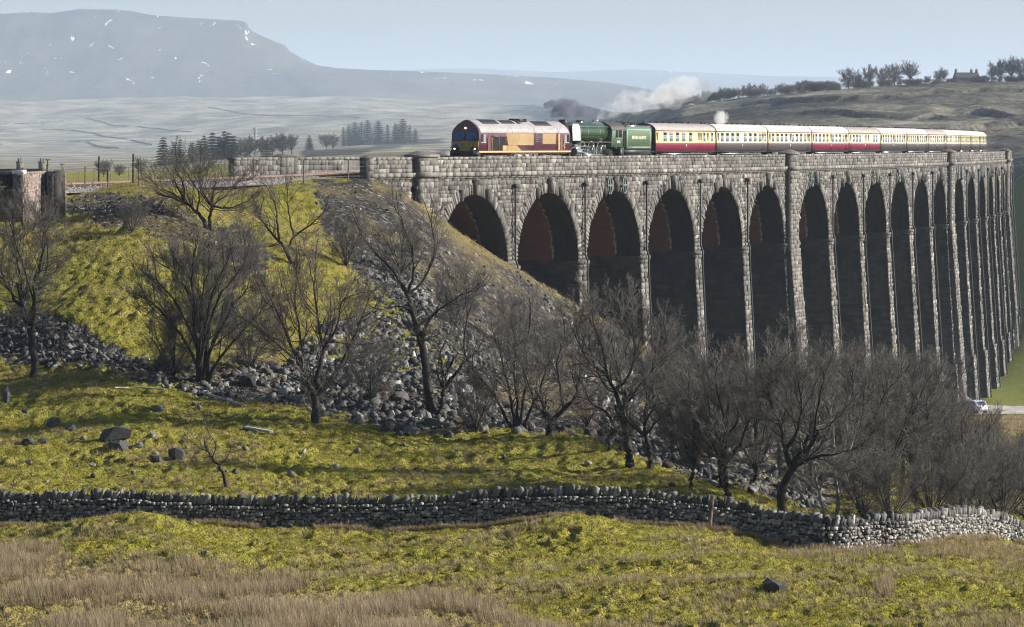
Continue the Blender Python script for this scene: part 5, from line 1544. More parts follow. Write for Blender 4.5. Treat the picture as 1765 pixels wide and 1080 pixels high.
for px, py, wpx, hpx, ti_, lab in BOULD:
    b = hit(px, py); s = b[1] / F
    import bmesh
    bm = bmesh.new(); pts = rb.normal(0, 1, (22, 3)); pts /= np.abs(pts).max(1, keepdims=True) ** .55 * np.linalg.norm(pts, axis=1, keepdims=True) ** .45
    pts = pts * rb.uniform(.8, 1.0, (22, 1)) * np.array([wpx * s * .52, wpx * s * .42, hpx * s * .58])
    for q in pts: bm.verts.new(q)
    r_h = bmesh.ops.convex_hull(bm, input=bm.verts); bmesh.ops.delete(bm, geom=list({g_ for g_ in r_h['geom_interior'] + r_h['geom_unused'] if isinstance(g_, bmesh.types.BMVert)}), context='VERTS')
    me = bpy.data.meshes.new('boulder'); bm.to_mesh(me); bm.free(); me.materials.append(M_ROCK)
    at = me.attributes.new('tint', 'FLOAT', 'POINT'); at.data.foreach_set('value', np.full(len(me.vertices), ti_ + .10, np.float32))
    o = link('boulder', me, None, (b[0], b[1], b[2] + hpx * s * .25), label=lab, cat='boulder', group='boulders on the hillside')
    o.rotation_euler = (rb.uniform(-.15, .15), rb.uniform(-.2, .2), rb.uniform(-.5, .5))

# ------------------------------------------------------------------ drystone wall
WP = np.array([(-220, 905), (-100, 906), (0, 907), (100, 905), (200, 905), (300, 906), (400, 907), (500, 910), (600, 912), (700, 909), (800, 905), (900, 902), (950, 900), (1020, 899), (1100, 903), (1160, 908), (1220, 917), (1280, 926), (1340, 936), (1400, 942), (1440, 944), (1500, 941), (1560, 936), (1610, 930), (1650, 928), (1690, 931), (1720, 938), (1745, 947), (1775, 962), (1850, 985)], float)
WY = np.interp(WP[:, 0], [-220, 0, 1300, 1440, 1560, 1650, 1700, 1765, 1850], [157, 157, 157, 155.5, 158.5, 166, 171, 174, 177])
WX = (WP[:, 0] - CX) / F * WY
wsm = smooth_path(np.stack([WX, WY], 1), 400)
wl = np.r_[0, np.cumsum(np.hypot(*np.diff(wsm, axis=0).T))]
def wall_at(l): return np.interp(l, wl, wsm[:, 0]), np.interp(l, wl, wsm[:, 1])
def wall_n(l):
    x0, y0 = wall_at(l - .4); x1, y1 = wall_at(l + .4); t = np.stack([x1 - x0, y1 - y0], -1); t /= np.linalg.norm(t, axis=-1, keepdims=True)
    return t, np.stack([t[..., 1], -t[..., 0]], -1)          # along, towards the camera
# wall foot follows the photo profile smoothed; the ground rises or falls a little around it
wz = (HY - np.interp(np.interp(wl, np.r_[0, np.cumsum(np.hypot(np.diff(WX), np.diff(WY)))] * wl[-1] / np.cumsum(np.hypot(np.diff(WX), np.diff(WY)))[-1], WP[:, 0]), WP[:, 0], WP[:, 1])) / F * wsm[:, 1]
wg = gz(wsm[:, 0], wsm[:, 1])
wbase = np.convolve(np.pad(np.minimum(wz, wg + .12), 12, 'edge'), np.ones(25) / 25, 'valid')
rw = np.random.default_rng(31)
CC, SS, TT, AA = [], [], [], []
HW = lambda l: 1.13 + .10 * math.sin(l * .21 + 1) + .06 * math.sin(l * .7)
for side_ in (1, -1):
    z = -.25
    while z < 1.3:
        hgt = rw.uniform(.09, .165) * (1.15 if z < .3 else 1)
        l = 0.0
        while l < wl[-1]:
            w = rw.uniform(.10, .36) * (.8 if side_ > 0 else 1.5)
            lm = l + w / 2
            if z + hgt < HW(lm) + .05:
                x, y = wall_at(lm); t, nn = wall_n(np.array(lm))
                off = (.30 - .10 * max(z, 0) / 1.2) * side_ + rw.normal(0, .04)
                CC.append((x + nn[0] * off, y + nn[1] * off, np.interp(lm, wl, wbase) + z + hgt / 2 + rw.normal(0, .026)))
                SS.append((w * .49, .13, hgt * .49)); TT.append(np.clip(rw.normal(.72, .26), .03, 1)); AA.append(math.atan2(t[1], t[0]) + rw.normal(.10, .20))
            l += w + .008
        z += hgt + .004
CC = np.array(CC); SS = np.array(SS); AA = np.array(AA)
V, Q = rocks(np.zeros_like(CC), SS, rw, .36, rot=False, push=(.86, 1.15))
V = V.reshape(-1, 14, 3); ca, sa_ = np.cos(AA)[:, None], np.sin(AA)[:, None]
V = np.stack([V[..., 0] * ca - V[..., 1] * sa_, V[..., 0] * sa_ + V[..., 1] * ca, V[..., 2]], -1) + CC[:, None]
wall = link('drystone_wall', mesh_data('drystone_wall', V.reshape(-1, 3), [Q], M_ROCK, tint=np.repeat(TT, 14)), label='long drystone wall of grey field stones crossing the meadow', cat='wall')
CC, SS, TT, AA = [], [], [], []
l = 0.0
while l < wl[-1]:
    w = rw.uniform(.09, .32); lm = l + w / 2; x, y = wall_at(lm); t, nn = wall_n(np.array(lm)); h_ = rw.uniform(.15, .27)
    CC.append((x, y, np.interp(lm, wl, wbase) + HW(lm) + h_ * .8 - (.12 if rw.random() < .12 else 0))); SS.append((w * .5, rw.uniform(.16, .24), h_)); TT.append(np.clip(rw.normal(.45, .22), .03, 1)); AA.append((math.atan2(t[1], t[0]), rw.normal(.28, .22)))
    l += w * .97
CC = np.array(CC); SS = np.array(SS); AA = np.array(AA)
V, Q = rocks(np.zeros_like(CC), SS, rw, .34, rot=False, push=(.8, 1.15)); V = V.reshape(-1, 14, 3)
tl = AA[:, 1][:, None]; V = np.stack([V[..., 0] * np.cos(tl) + V[..., 2] * np.sin(tl), V[..., 1], -V[..., 0] * np.sin(tl) + V[..., 2] * np.cos(tl)], -1)
ca, sa_ = np.cos(AA[:, 0])[:, None], np.sin(AA[:, 0])[:, None]
V = np.stack([V[..., 0] * ca - V[..., 1] * sa_, V[..., 0] * sa_ + V[..., 1] * ca, V[..., 2]], -1) + CC[:, None]
link('coping', mesh_data('coping', V.reshape(-1, 3), [Q], M_ROCK, tint=np.repeat(TT, 14)), wall)
mb = MB()
ls = np.linspace(0, wl[-1], 160); rings = []
for l in ls:
    x, y = wall_at(l); t, nn = wall_n(np.array(l)); b = np.interp(l, wl, wbase)
    rings.append([(x + nn[0] * o, y + nn[1] * o, b + z) for o, z in ((.24, -.4), (-.24, -.4), (-.15, HW(l) + .04), (.15, HW(l) + .04))])
mb.loft(rings, tint=.0); mb.build('core', M_ROCK, wall)

# ------------------------------------------------------------------ grass, tussocks, rushes
def blades(X, Y, Z, nb, hmin, hmax, wid, spread, lean, seed, seg=1):
    """nb blades per clump: (V, tris, tip factor)"""
    r = np.random.default_rng(seed); n = len(X)
    a = r.uniform(0, 2 * np.pi, (n, nb)); rad = spread * np.sqrt(r.random((n, nb)))
    B = np.stack([X[:, None] + rad * np.cos(a), Y[:, None] + rad * np.sin(a), np.broadcast_to(Z[:, None] - .03, (n, nb))], -1)
    h = r.uniform(hmin, hmax, (n, nb))
    d = np.stack([np.cos(a) * r.uniform(.3, 1, (n, nb)) * lean, np.sin(a) * r.uniform(.3, 1, (n, nb)) * lean, np.ones((n, nb))], -1)
    d[..., 0] += r.normal(-.12, .15, (n, nb)); d /= np.linalg.norm(d, axis=-1, keepdims=True)
    tip = B + d * h[..., None]
    wv = np.stack([np.cos(a + 1.57), np.sin(a + 1.57), np.zeros_like(a)], -1) * wid
    V = np.stack([B - wv, B + wv, tip], 2).reshape(-1, 3)
    return V, np.arange(len(V)).reshape(-1, 3), np.tile([0., 0., 1.], n * nb)


def mat_grass(name, root, tipc, alt, vscale=1.2):
    n = NT(name); t = n.attr('tint'); v = n.noise(n.geo(), vscale, 3, .6)
    c = n.mix(n.ramp(v, [(.38, 0), (.62, 1)]), tipc, alt)
    c = n.mix(t, root, c); n.set(n.b, Roughness=.7); n.b.inputs['Specular IOR Level'].default_value = .15
    # thin blades pass some light through
    tr = n.node('BsdfTranslucent', Color=c); ms = n.node('MixShader', Fac=.35)
    n.nt.links.new(n.b.outputs[0], ms.inputs[1]); n.nt.links.new(tr.outputs[0], ms.inputs[2]); n.nt.links.new(ms.outputs[0], n.out.inputs[0])
    return n.color(c)


M_GR = mat_grass('meadow grass', (.10, .096, .014), (.28, .262, .034), (.37, .33, .07))
M_ST = mat_grass('bleached tussock', (.085, .062, .028), (.40, .32, .175), (.52, .43, .27))
M_RU = mat_grass('winter rushes', (.12, .09, .05), (.33, .255, .165), (.45, .37, .25))
rg = np.random.default_rng(51)


def field_points(nn, ylo, yhi, keepf, seed):
    r = np.random.default_rng(seed)
    Y = np.exp(r.uniform(math.log(ylo), math.log(yhi), nn)); px = r.uniform(-160, 1930, nn); X = (px - CX) / F * Y
    Z = gz(X, Y); py = HY - F * Z / Y
    k = r.random(nn) < keepf(px, py, X, Y)
    return X[k], Y[k], Z[k]


wall_y = np.interp
def off_wall(px, Y): return np.abs(Y - np.interp(px, WP[:, 0], WY)) > .55


gk = lambda px, py, X, Y: (1 - gmask(m_gr, X, Y)) * (1 - gmask(rushy, X, Y)) * off_wall(px, Y) * (perlin(X * .8, Y * .5, 71) > -.25) * (Y < 262)
X, Y, Z = field_points(125000, 106, 262, gk, 52)
V, Q, t = blades(X, Y, Z, 6, .05, .17, .016, .14, .9, 53)
link('grass', mesh_data('grass', V, [Q], M_GR, tint=t), kind='stuff', label='short winter grass on the meadow', cat='grass')
tk = lambda px, py, X, Y: (1 - .75 * gmask(m_gr, X, Y)) * (1 - .35 * gmask(rushy, X, Y)) * off_wall(px, Y) * np.clip((fbm(X * .16, Y * .13, 3, 3) * 1.1 + gmask(straw, X, Y) * .7 + gmask(ridge, X, Y) + .04 + .10 * ((Y < 156) & (px > 500))), 0.02, 1) * (perlin(X * 1.1, Y * .8, 73) > -.15)
X, Y, Z = field_points(70000, 104, 330, tk, 54)
wl_s = rg.uniform(0, wl[-1], 5200); wx_, wy_ = wall_at(wl_s); tn, wn_ = wall_n(wl_s); wo = rg.uniform(.42, .8, 5200) * np.where(rg.random(5200) < .7, 1, -1)
wx_ = wx_ + wn_[:, 0] * wo; wy_ = wy_ + wn_[:, 1] * wo; kp = perlin(wl_s * .3, wl_s * 0, 79) > -.15
X = np.r_[X, wx_[kp]]; Y = np.r_[Y, wy_[kp]]; Z = np.r_[Z, gz(wx_[kp], wy_[kp])]
V, Q, t = blades(X, Y, Z, 14, .14, .38, .014, .16, 1.0, 55)
link('tussock_grass', mesh_data('tussock_grass', V, [Q], M_ST, tint=t), kind='stuff', label='bleached tussock grass across the slopes', cat='grass')
rk = lambda px, py, X, Y: np.clip(gmask(rushy, X, Y) * np.clip(.36 + 1.3 * fbm(X * .22, Y * .13, 3, 75), 0, 1) + ((np.abs(py - np.interp(px, [1360, 1440, 1540, 1640, 1765], [948, 962, 955, 945, 965])) < 16) & (px > 1340) & (Y < 166)) * .16 + ((np.abs(px - 1525) < 16) & (np.abs(py - 1018) < 14)) * .6, 0, 1) * off_wall(px, Y) * (Y < 168)
X, Y, Z = field_points(60000, 100, 168, rk, 56)
V, Q, t = blades(X, Y, Z, 11, .25, .66, .010, .15, .4, 57)
link('rushes', mesh_data('rushes', V, [Q], M_RU, tint=t), kind='stuff', label='brown winter rushes in the foreground hollow', cat='rushes')
hk = lambda px, py, X, Y: gmask(heath, X, Y) * (perlin(X * .2, Y * .1, 77) > -.1) * ((py > 716) & (px > 1690))
X, Y, Z = field_points(40000, 330, 470, hk, 58)
if len(X):
    V, Q, t = blades(X, Y, Z, 8, .3, .7, .03, .35, .4, 59)
    link('heath', mesh_data('heath', V, [Q], M_RU, tint=t), kind='stuff', label='reddish rough grass beside the car park', cat='rough grass')

# ------------------------------------------------------------------ small things near the railway and in the meadow
M_WOOD = paint('grey weathered post', (.16, .135, .11), .85, .2, wear=.4)
M_TAR = paint('tarred timber', (.028, .024, .022), .8, .25, wear=.5)
M_GALV = paint('galvanised pipe', (.42, .43, .44), .45, .5, wear=.25)
M_CONC = paint('weathered concrete panel', (.20, .165, .145), .9, .15, wear=.5, scale=6)
M_WIRE = paint('fence wire', (.30, .30, .31), .5, .5)


def post(mb, b, h, r, lean=0, q=6): mb.tube([(b[0], b[1], b[2] - .4), (b[0] + lean, b[1], b[2] + h)], [r, r * .85], q)


fence_px = [(98, 320, 26), (147, 330, 44), (186, 324, 36), (240, 320, 46), (300, 318, 44), (357, 318, 46), (437, 317, 40), (523, 316, 40), (600, 313, 38), (655, 311, 32)]
fpts = []
fen = None
for i, (px, py, h) in enumerate(fence_px):
    b = hit(px, py, 225); fpts.append((b, h * b[1] / F))
fen = tag(empty('wire_fence', tuple(fpts[0][0])), 'post and wire fence along the top of the embankment', 'fence')
def fpart(mb, name, mat):
    o = mb.build(name, mat); o.parent = fen; o.matrix_parent_inverse = Matrix.Translation(-Vector(fen.location)); return o
for b, h in fpts:
    mb = MB(); post(mb, b, h, .06, rng.uniform(-.05, .05)); fpart(mb, 'post', M_WOOD)
mb = MB(); b, h = fpts[-1]; mb.tube([(b[0] - .7, b[1], b[2] - .1), (b[0], b[1], b[2] + h * .85)], .04, 5); fpart(mb, 'brace', M_WOOD)
for f_ in (.25, .5, .72, .93):
    mb = MB(); mb.tube([(b[0], b[1], b[2] + h * f_) for b, h in fpts], .008, 3); fpart(mb, 'wire', M_WIRE)
for k, (px, py, h, r_, lab) in enumerate([(170, 318, 48, .075, 'tall tarred pole left of the thorn tree by the track'), (229, 316, 50, .075, 'tall tarred pole against the left side of the thorn tree'), (184.5, 318, 24, .05, 'short dark stump post between the two tall tarred poles')]):
    b = hit(px, py, 240); mb = MB(); post(mb, b, h * b[1] / F, r_, .03, 8); mb.cyl((b[0] + .03, b[1], b[2] + h * b[1] / F + .02), 2, r_ * .9, .04, 8)
    mb.build('pole', M_TAR, label=lab, cat='pole')
# far boundary fence beyond the line
for k, px in enumerate((126, 138, 190, 206, 222, 262, 318, 336, 380)):
    pass
far_f = tag(empty('wire_fence', tuple(PX(100, 312, 285))), 'thin stake fence beyond the far side of the track', 'fence')
fp = []
for px in (110, 136, 162, 190, 222, 262, 300, 340, 382, 412):
    b = np.array(PX(px, 318, 276 + px * .03)); fp.append(b)
    mb = MB(); post(mb, b, 1.05 + .3 * ((px // 2) % 2), .03, 0, 5); o = mb.build('stake', M_WOOD); o.parent = far_f; o.matrix_parent_inverse = Matrix.Translation(-Vector(far_f.location))
for dz in (.5, .95):
    mb = MB(); mb.tube([b + np.array([0, 0, dz]) for b in fp], .008, 3); o = mb.build('wire', M_WIRE); o.parent = far_f; o.matrix_parent_inverse = Matrix.Translation(-Vector(far_f.location))

# two concrete shelters at the left edge
def local_box(mb, c, ang, x0, x1, y0, y1, z0, z1):
    ca, sa_ = math.cos(ang), math.sin(ang)
    mb.xf = lambda V: np.stack([c[0] + V[:, 0] * ca - V[:, 1] * sa_, c[1] + V[:, 0] * sa_ + V[:, 1] * ca, c[2] + V[:, 2]], 1)
    mb.box(x0, x1, y0, y1, z0, z1); mb.xf = None


M_SNOW = paint('white capping', (.75, .75, .76), .7, .2, wear=.1)
b1 = np.array(PX(30, 362, 234)); b2 = np.array(PX(84, 357, 240))
a1, a2 = -.62, -.50
hut = tag(empty('concrete_shelter', tuple(b1)), 'concrete shelter with white capping, cut by the left edge', 'shelter')
def hpart(h, mb, name, mat):
    o = mb.build(name, mat); o.parent = h; o.matrix_parent_inverse = Matrix.Translation(-Vector(h.location)); return o
mb = MB(); local_box(mb, b1, a1, -.38, .50, -.05, .10, -.8, 2.36); hpart(hut, mb, 'front_wall', M_CONC)
mb = MB(); local_box(mb, b1, a1, -.38, -.22, .10, 2.3, -.8, 2.38); local_box(mb, b1, a1, -2.2, -2.0, .0, 2.3, -.8, 2.36); hpart(hut, mb, 'side_wall', M_CONC)
mb = MB(); local_box(mb, b1, a1, -2.2, -.22, 2.302, 2.45, -.8, 2.36); hpart(hut, mb, 'back_wall', M_CONC)
mb = MB(); local_box(mb, b1, a1, -2.3, -.42, -.1, 2.5, 2.385, 2.52); hpart(hut, mb, 'roof', M_CONC)
mb = MB(); local_box(mb, b1, a1, -.40, .56, -.10, .25, 2.385, 2.66); local_box(mb, b1, a1, -.06, .22, -.12, -.098, 2.42, 2.56); hpart(hut, mb, 'capping', M_SNOW)
hut2 = tag(empty('concrete_shelter', tuple(b2)), 'open sided concrete shelter with dark inside beside the white capped one', 'shelter')
mb = MB(); local_box(mb, b2, a2, .28, .42, -.3, .62, -.8, 2.45); hpart(hut2, mb, 'side_wall', M_CONC)
mb = MB(); local_box(mb, b2, a2, .18, .74, -.42, -.302, -.8, 2.42); hpart(hut2, mb, 'front_wall', M_CONC)
mb = MB(); local_box(mb, b2, a2, -1.45, -1.33, -.3, 1.5, -.8, 2.44); local_box(mb, b2, a2, -1.0, -.9, 1.30, 1.5, -.8, 2.42); hpart(hut2, mb, 'side_wall', M_CONC)
mb = MB(); local_box(mb, b2, a2, -1.33, .28, 1.502, 1.62, -.8, 2.42); hpart(hut2, mb, 'back_wall', M_CONC)
mb = MB(); local_box(mb, b2, a2, .735, .80, -.45, .6, -.8, 2.5); hpart(hut2, mb, 'edge_strip', M_TAR)

# pipes and planks lying in the grass
for (x0, y0, x1, y1, r_, lab, mt) in [(198, 671, 222, 671, .045, 'short bright pipe end in grass below the crooked tree rubble', M_GALV), (236, 670, 284, 673, .05, 'bright straight pipe lying in the grass left of the many-stemmed tree', M_GALV),
                                    (348, 679, 424, 701, .055, 'long bright pipe sloping downhill below the many-stemmed tree', M_GALV), (421, 739, 468, 747, .10, 'grey plank lying alone on the meadow', M_GALV)]:
    p0, p1 = hit(x0, y0), hit(x1, y1); mb = MB()
    if r_ < .09: mb.tube([p0 + UP * .1, p1 + UP * .1], r_, 8)
    else:
        d = (p1 - p0) / np.linalg.norm(p1 - p0); s_ = np.cross(d, UP); s_ /= np.linalg.norm(s_); u_ = np.cross(s_, d)
        mb.loft([[p + s_ * a + u_ * c + UP * .1 for a, c in ((-.13, -.05), (.13, -.05), (.13, .05), (-.13, .05))] for p in (p0, p1)])
    mb.build('pipe' if r_ < .09 else 'plank', mt, label=lab, cat='pipe' if r_ < .09 else 'plank')
# old gatepost at the wall
mb = MB(); wy = float(np.interp(1224, WP[:, 0], WY)) - .62; b = PX(1222, 918, wy); b[2] = float(gz(b[0], b[1])) - .2; tz = (HY - 853) / F * wy - b[2]
mb.loft([[(b[0] + x + .16 * f_, b[1] + y, b[2] + f_ * tz) for x, y in ((-.095, -.08), (.095, -.08), (.09, .08), (-.09, .08))] for f_ in (0, .5, 1)])
mb.build('wooden_post', M_WOOD, label='leaning wooden post standing against the drystone wall', cat='post')

# ------------------------------------------------------------------ car park, cars, gate in the valley
M_ROAD = paint('pale gravel road', (.42, .40, .38), .95, .1, wear=.2, scale=.6)
mb = MB(); rows = []
for px in np.linspace(1420, 2050, 60):
    up_, dn_ = hit(px, np.interp(px, [1500, 1640, 1700, 1765, 2050], [708, 704, 699, 701, 701]), 380), hit(px, np.interp(px, [1500, 1640, 1700, 1765, 2050], [722, 720, 714, 714, 714]), 360)
    ln = [dn_ * (1 - f_) + up_ * f_ for f_ in np.linspace(0, 1, 9)]
    rows.append([(p[0], p[1], float(gz(p[0], p[1])) + .10) for p in ln])
mb.loft(rows, False, False, closed=False)
mb.build('road', M_ROAD, kind='structure', label='pale gravel track and car park in the valley', cat='road')
M_WATER = NT('puddle water'); M_WATER.set(M_WATER.b, Roughness=.05); M_WATER.b.inputs['Specular IOR Level'].default_value = .8; M_WATER = M_WATER.color((.25, .26, .28))
def car(loc, rz, bodym, label):
    c = empty('parked_car', loc, rz, label=label, cat='car', group='cars parked under the viaduct')
    prof = [(-2.2, .45), (-2.25, .85), (-2.1, 1.0), (-1.75, 1.06), (-1.35, 1.58), (-.9, 1.66), (.2, 1.66), (.95, 1.12), (1.95, .98), (2.2, .80), (2.22, .45)]
    mb = MB(); mb.loft([[(x, y, z) for x, z in prof] for y in (-.86, .86)][::-1]); bd = mb.build('body', bodym, c)
    mb = MB()
    for sy in (-1, 1):
        y = sy * .862; mb.loft([[(x, y, z) for x, z in ((-1.45, 1.1), (-1.15, 1.52), (.15, 1.55), (.72, 1.12))], [(x, y + sy * .012, z) for x, z in ((-1.45, 1.1), (-1.15, 1.52), (.15, 1.55), (.72, 1.12))]])
    mb.build('side_windows', M_GLASS, c)
    mb = MB(); mb.loft([[(x, y, z) for x, z in ((-1.78, 1.08), (-1.40, 1.54), (-1.42, 1.56), (-1.80, 1.10))] for y in (-.7, .7)]); mb.build('rear_window', M_BLUEG, c)
    mb = MB(); mb.loft([[(x, y, z) for x, z in ((.28, 1.63), (.93, 1.16), (.95, 1.18), (.30, 1.65))] for y in (-.72, .72)]); mb.build('windscreen', M_BLUEG, c)
    for x in (-1.4, 1.4):
        for sy in (-1, 1):
            mb = MB(); mb.cyl((0, 0, 0), 1, .33, .2, 18); w = mb.build('wheel', M_BLACK, c, loc=(x, sy * .78, .33)); mb = MB(); mb.cyl((0, 0, 0), 1, .2, .22, 12); mb.build('rim', M_STEEL, w)
    for sy in (-1, 1):
        mb = MB(); mb.box(-2.27, -2.2, sy * .7 - .1, sy * .7 + .1, .75, .95); mb.build('tail_light', M_CRIM, c)
    return c
M_CARW = paint('white car paint', (.78, .79, .80), .2, .6, wear=.03); M_CARD = paint('dark car paint', (.02, .022, .03), .2, .6, wear=.1)
b = hit(1677, 713, 360); car((b[0], b[1], b[2] + .12), 2.2, M_CARW, 'white parked car seen behind thin branches under the viaduct')
b = hit(1658, 717, 360); car((b[0], b[1], b[2] + .12), 1.9, M_CARD, 'dark parked car in front of the white one')
# field gate right of the last tall pier
b = hit(1758, 549, 500); gate = tag(empty('field_gate', tuple(b)), 'dark bar gate between field and far pier', 'gate')
for px in (1757, 1790):
    mb = MB(); p = PX(px, 549, b[1]); post(mb, (p[0], p[1], b[2]), 1.9, .12); o = mb.build('post', M_TAR); o.parent = gate; o.matrix_parent_inverse = Matrix.Translation(-Vector(gate.location))
mb = MB(); p0, p1 = PX(1757, 549, b[1]), PX(1790, 549, b[1])
for k in range(5): mb.box(p0[0], p1[0], b[1] - .04, b[1] + .04, b[2] + .25 + k * .3, b[2] + .37 + k * .3)
o = mb.build('bars', M_TAR); o.parent = gate; o.matrix_parent_inverse = Matrix.Translation(-Vector(gate.location))
# heap of grit beside the road
b = hit(1650, 702, 400); mb = MB(); a = np.arange(18) / 18 * 2 * np.pi
mb.loft([[(b[0] + r_ * 2.6 * math.cos(t) * (1 + .2 * math.sin(3 * t)), b[1] + r_ * 2 * math.sin(t), b[2] + z) for t in a] for r_, z in ((1.3, -.3), (.9, .7), (.5, 1.5), (.12, 1.9))])
mb.build('gravel_heap', M_BALLAST, label='heap of grey gravel beside the cars', cat='heap')

# ------------------------------------------------------------------ far things: conifers, ridge trees, farm, cottages, poles, mast, field walls
n = NT('conifer needles'); f = n.noise(n.obj(), .9, 3); M_NEEDLE = n.color(n.ramp(f, [(.35, (.010, .018, .012)), (.7, (.035, .055, .032))]))
def conifer(seed, h, rad, dens=2600):
    r = np.random.default_rng(seed)
    z = h * (1 - np.sqrt(r.random(dens))) * .97 + .04 * h
    lay = (np.floor(z / h * 13) + .5 * r.random(dens)) / 13 * h
    z = .35 * z + .65 * lay
    a = r.uniform(0, 2 * np.pi, dens); R = rad * (1 - z / h) ** .85 * (.55 + .5 * np.abs(np.sin(a * 2.5 + np.floor(z / h * 13)))) + .05
    rr = R * r.uniform(.15, 1, dens)
    c = np.stack([rr * np.cos(a), rr * np.sin(a), z - .12 * rr], 1)
    out = np.stack([np.cos(a), np.sin(a), -.25 + 0 * a], 1); sd_ = np.stack([-np.sin(a), np.cos(a), 0 * a], 1)
    L = r.uniform(.5, 1.0, (dens, 1)) * (rad / 2.2); W = L * .5
    V = np.stack([c - sd_ * W, c + sd_ * W, c + out * L * 1.3], 1).reshape(-1, 3)
    cm = mesh_data('crown', V, [np.arange(len(V)).reshape(-1, 3)], M_NEEDLE)
    mb = MB(); mb.tube([(0, 0, -.5), (0, 0, h * .5), (0, 0, h * .99)], [.02 * h, .012 * h, .003 * h], 6); tm = mb.data('trunk', M_BARK)
    return tm, cm


CON = [conifer(401, 10, 2.3), conifer(402, 10, 2.8), conifer(403, 10, 1.8, 2000)]
CONS = [  # px, top row, foot row, distance, label
    (281, 234, 292, 820, 'dark conifer standing apart at the left of the plantation'), (302, 243, 292, 830, 'thin conifer right of the lone dark conifer'), (310, 238, 292, 835, 'pointed thin conifer near the lone dark conifer'),
    (331, 243, 294, 840, 'conifer at the left shoulder of the plantation block'), (343, 241, 294, 850, 'conifer in the left part of the plantation block'), (352, 231, 294, 845, 'tall conifer left of the plantation gap'), (366, 226, 294, 850, 'tall double topped conifer in the plantation'),
    (377, 233, 294, 855, 'conifer in the middle of the plantation'), (386, 223, 294, 850, 'tallest conifer of the plantation'), (394, 226, 294, 855, 'conifer close right of the tallest one'), (402, 232, 294, 850, 'conifer at the right shoulder of the plantation block'),
    (424, 248, 294, 840, 'small conifer among the bare trees by the mast'), (460, 241, 294, 860, 'small conifer right of the lattice mast'),
    (533, 232, 252, 1000, 'squat conifer on the moor rim'), (592, 218, 246, 1150, 'conifer at the left end of the hill clump'), (601, 214, 246, 1160, 'conifer second from left in the hill clump'), (612, 209, 246, 1150, 'broad conifer in the hill clump'), (623, 208, 246, 1155, 'broad tall conifer left of the gap in the hill clump'),
    (634, 205, 246, 1150, 'sharp topped conifer left of the gap in the hill clump'), (652, 207, 243, 1150, 'spreading conifer right of the gap in the hill clump'), (668, 213, 241, 1150, 'low conifer in the middle of the hill clump'), (682, 211, 240, 1150, 'conifer left of the spire topped one'),
    (694, 203, 238, 1150, 'spire topped conifer, highest of the hill clump'), (706, 214, 236, 1150, 'conifer right of the spire topped one'), (716, 220, 234, 1150, 'lowest conifer at the right end of the hill clump'),
]
for k, (px, top, foot, Yd, lab) in enumerate(CONS):
    b = PX(px, foot, Yd); h = (foot - top) / F * Yd
    if Yd > 752: Yd = float(stretch(px, Yd)); b = PX(px, foot, Yd); b[2] = min(b[2], hz(b[0], b[1]) + .2)
    h = (HY - top) / F * Yd - b[2]
    t = put_tree('conifer', *CON[k % 3], tuple(b), lab, 'distant conifers', rz=k * 1.3, sc=(h / 10 * (1.15 if foot > 280 else 1.2), h / 10 * 1.15, h / 10), cat='conifer')

BROAD = [  # hazy bare trees around the mast and by the cottages
    (415, 236, 860, 'hazy bare tree right of the plantation'), (432, 231, 870, 'hazy bare tree left of the lattice mast'), (450, 233, 865, 'hazy bare tree just right of the lattice mast'), (470, 231, 875, 'hazy bare tree between mast and far parapet'), (488, 226, 870, 'tallest hazy bare tree right of the mast'),
    (503, 229, 880, 'hazy bare tree at the right end of the plantation belt'), (178, 271, 620, 'rounded hazy bare tree behind the tarred pole'), (206, 281, 640, 'low hazy bare tree between the two tarred poles'), (244, 268, 600, 'hazy bare tree behind the thorn tree'), (562, 226, 1000, 'thin bare tree on the moor rim'), (574, 230, 1010, 'faint thin bare tree left of the hill clump'),
]
for k, (px, top, Yd, lab) in enumerate(BROAD):
    Yd = float(stretch(px, Yd)) if Yd > 760 else Yd
    b = PX(px, 300 if Yd < 1000 else 250, Yd); b[2] = (hz(b[0], b[1]) if Yd > 760 else float(gz(b[0], b[1]))) - .2
    h = (HY - top) / F * Yd - b[2]
    put_tree('hazy_tree', *FAR[k % 3], tuple(b), lab, 'hazy bare trees beyond the track', rz=k * 1.9, sc=h / FARH[k % 3] * np.array([1.25, 1.25, 1]))
RIDGE = [  # px, top, foot, label
    (1463, 112, 150, 'airy bare tree first of the skyline row'), (1482, 124, 150, 'slight bare tree between two larger skyline trees'), (1499, 109, 149, 'airy bare tree second large one in the skyline row'), (1521, 111, 149, 'bare tree left of the dense dark skyline tree'),
    (1542, 106, 149, 'dense dark bare tree in the skyline row'), (1572, 102, 149, 'great fan shaped bare tree, tallest on the skyline'), (1598, 128, 148, 'small bare tree right of the fan shaped one'), (1618, 119, 147, 'leaning bare tree left of the farmhouse'),
    (1628, 114, 147, 'bare tree close beside the farmhouse gable'), (1690, 130, 144, 'low scrubby tree right of the farmhouse'), (1722, 99, 143, 'big bare tree first right of the farmhouse yard'), (1742, 95, 142, 'big bare tree in the right hand skyline clump'), (1760, 93, 142, 'big bare tree at the right edge of the skyline'), (1785, 95, 142, 'bare tree just out beyond the right edge'), (1708, 112, 144, 'smaller bare tree leading the right hand skyline clump'),
]
kk = 0
for px, top, foot, lab in RIDGE:
    b = crest_at(px); b[2] -= .4; h = (HY - top) / F * b[1] - b[2]; k = kk % 3
    w_ = 1.25 if px in (1572, 1463) else 1.1
    put_tree('skyline_tree', *FAR[k], tuple(b), lab, 'bare trees on the skyline ridge', rz=kk * 1.7, sc=(h / FARH[k] * w_, h / FARH[k] * w_, h / FARH[k])); kk += 1
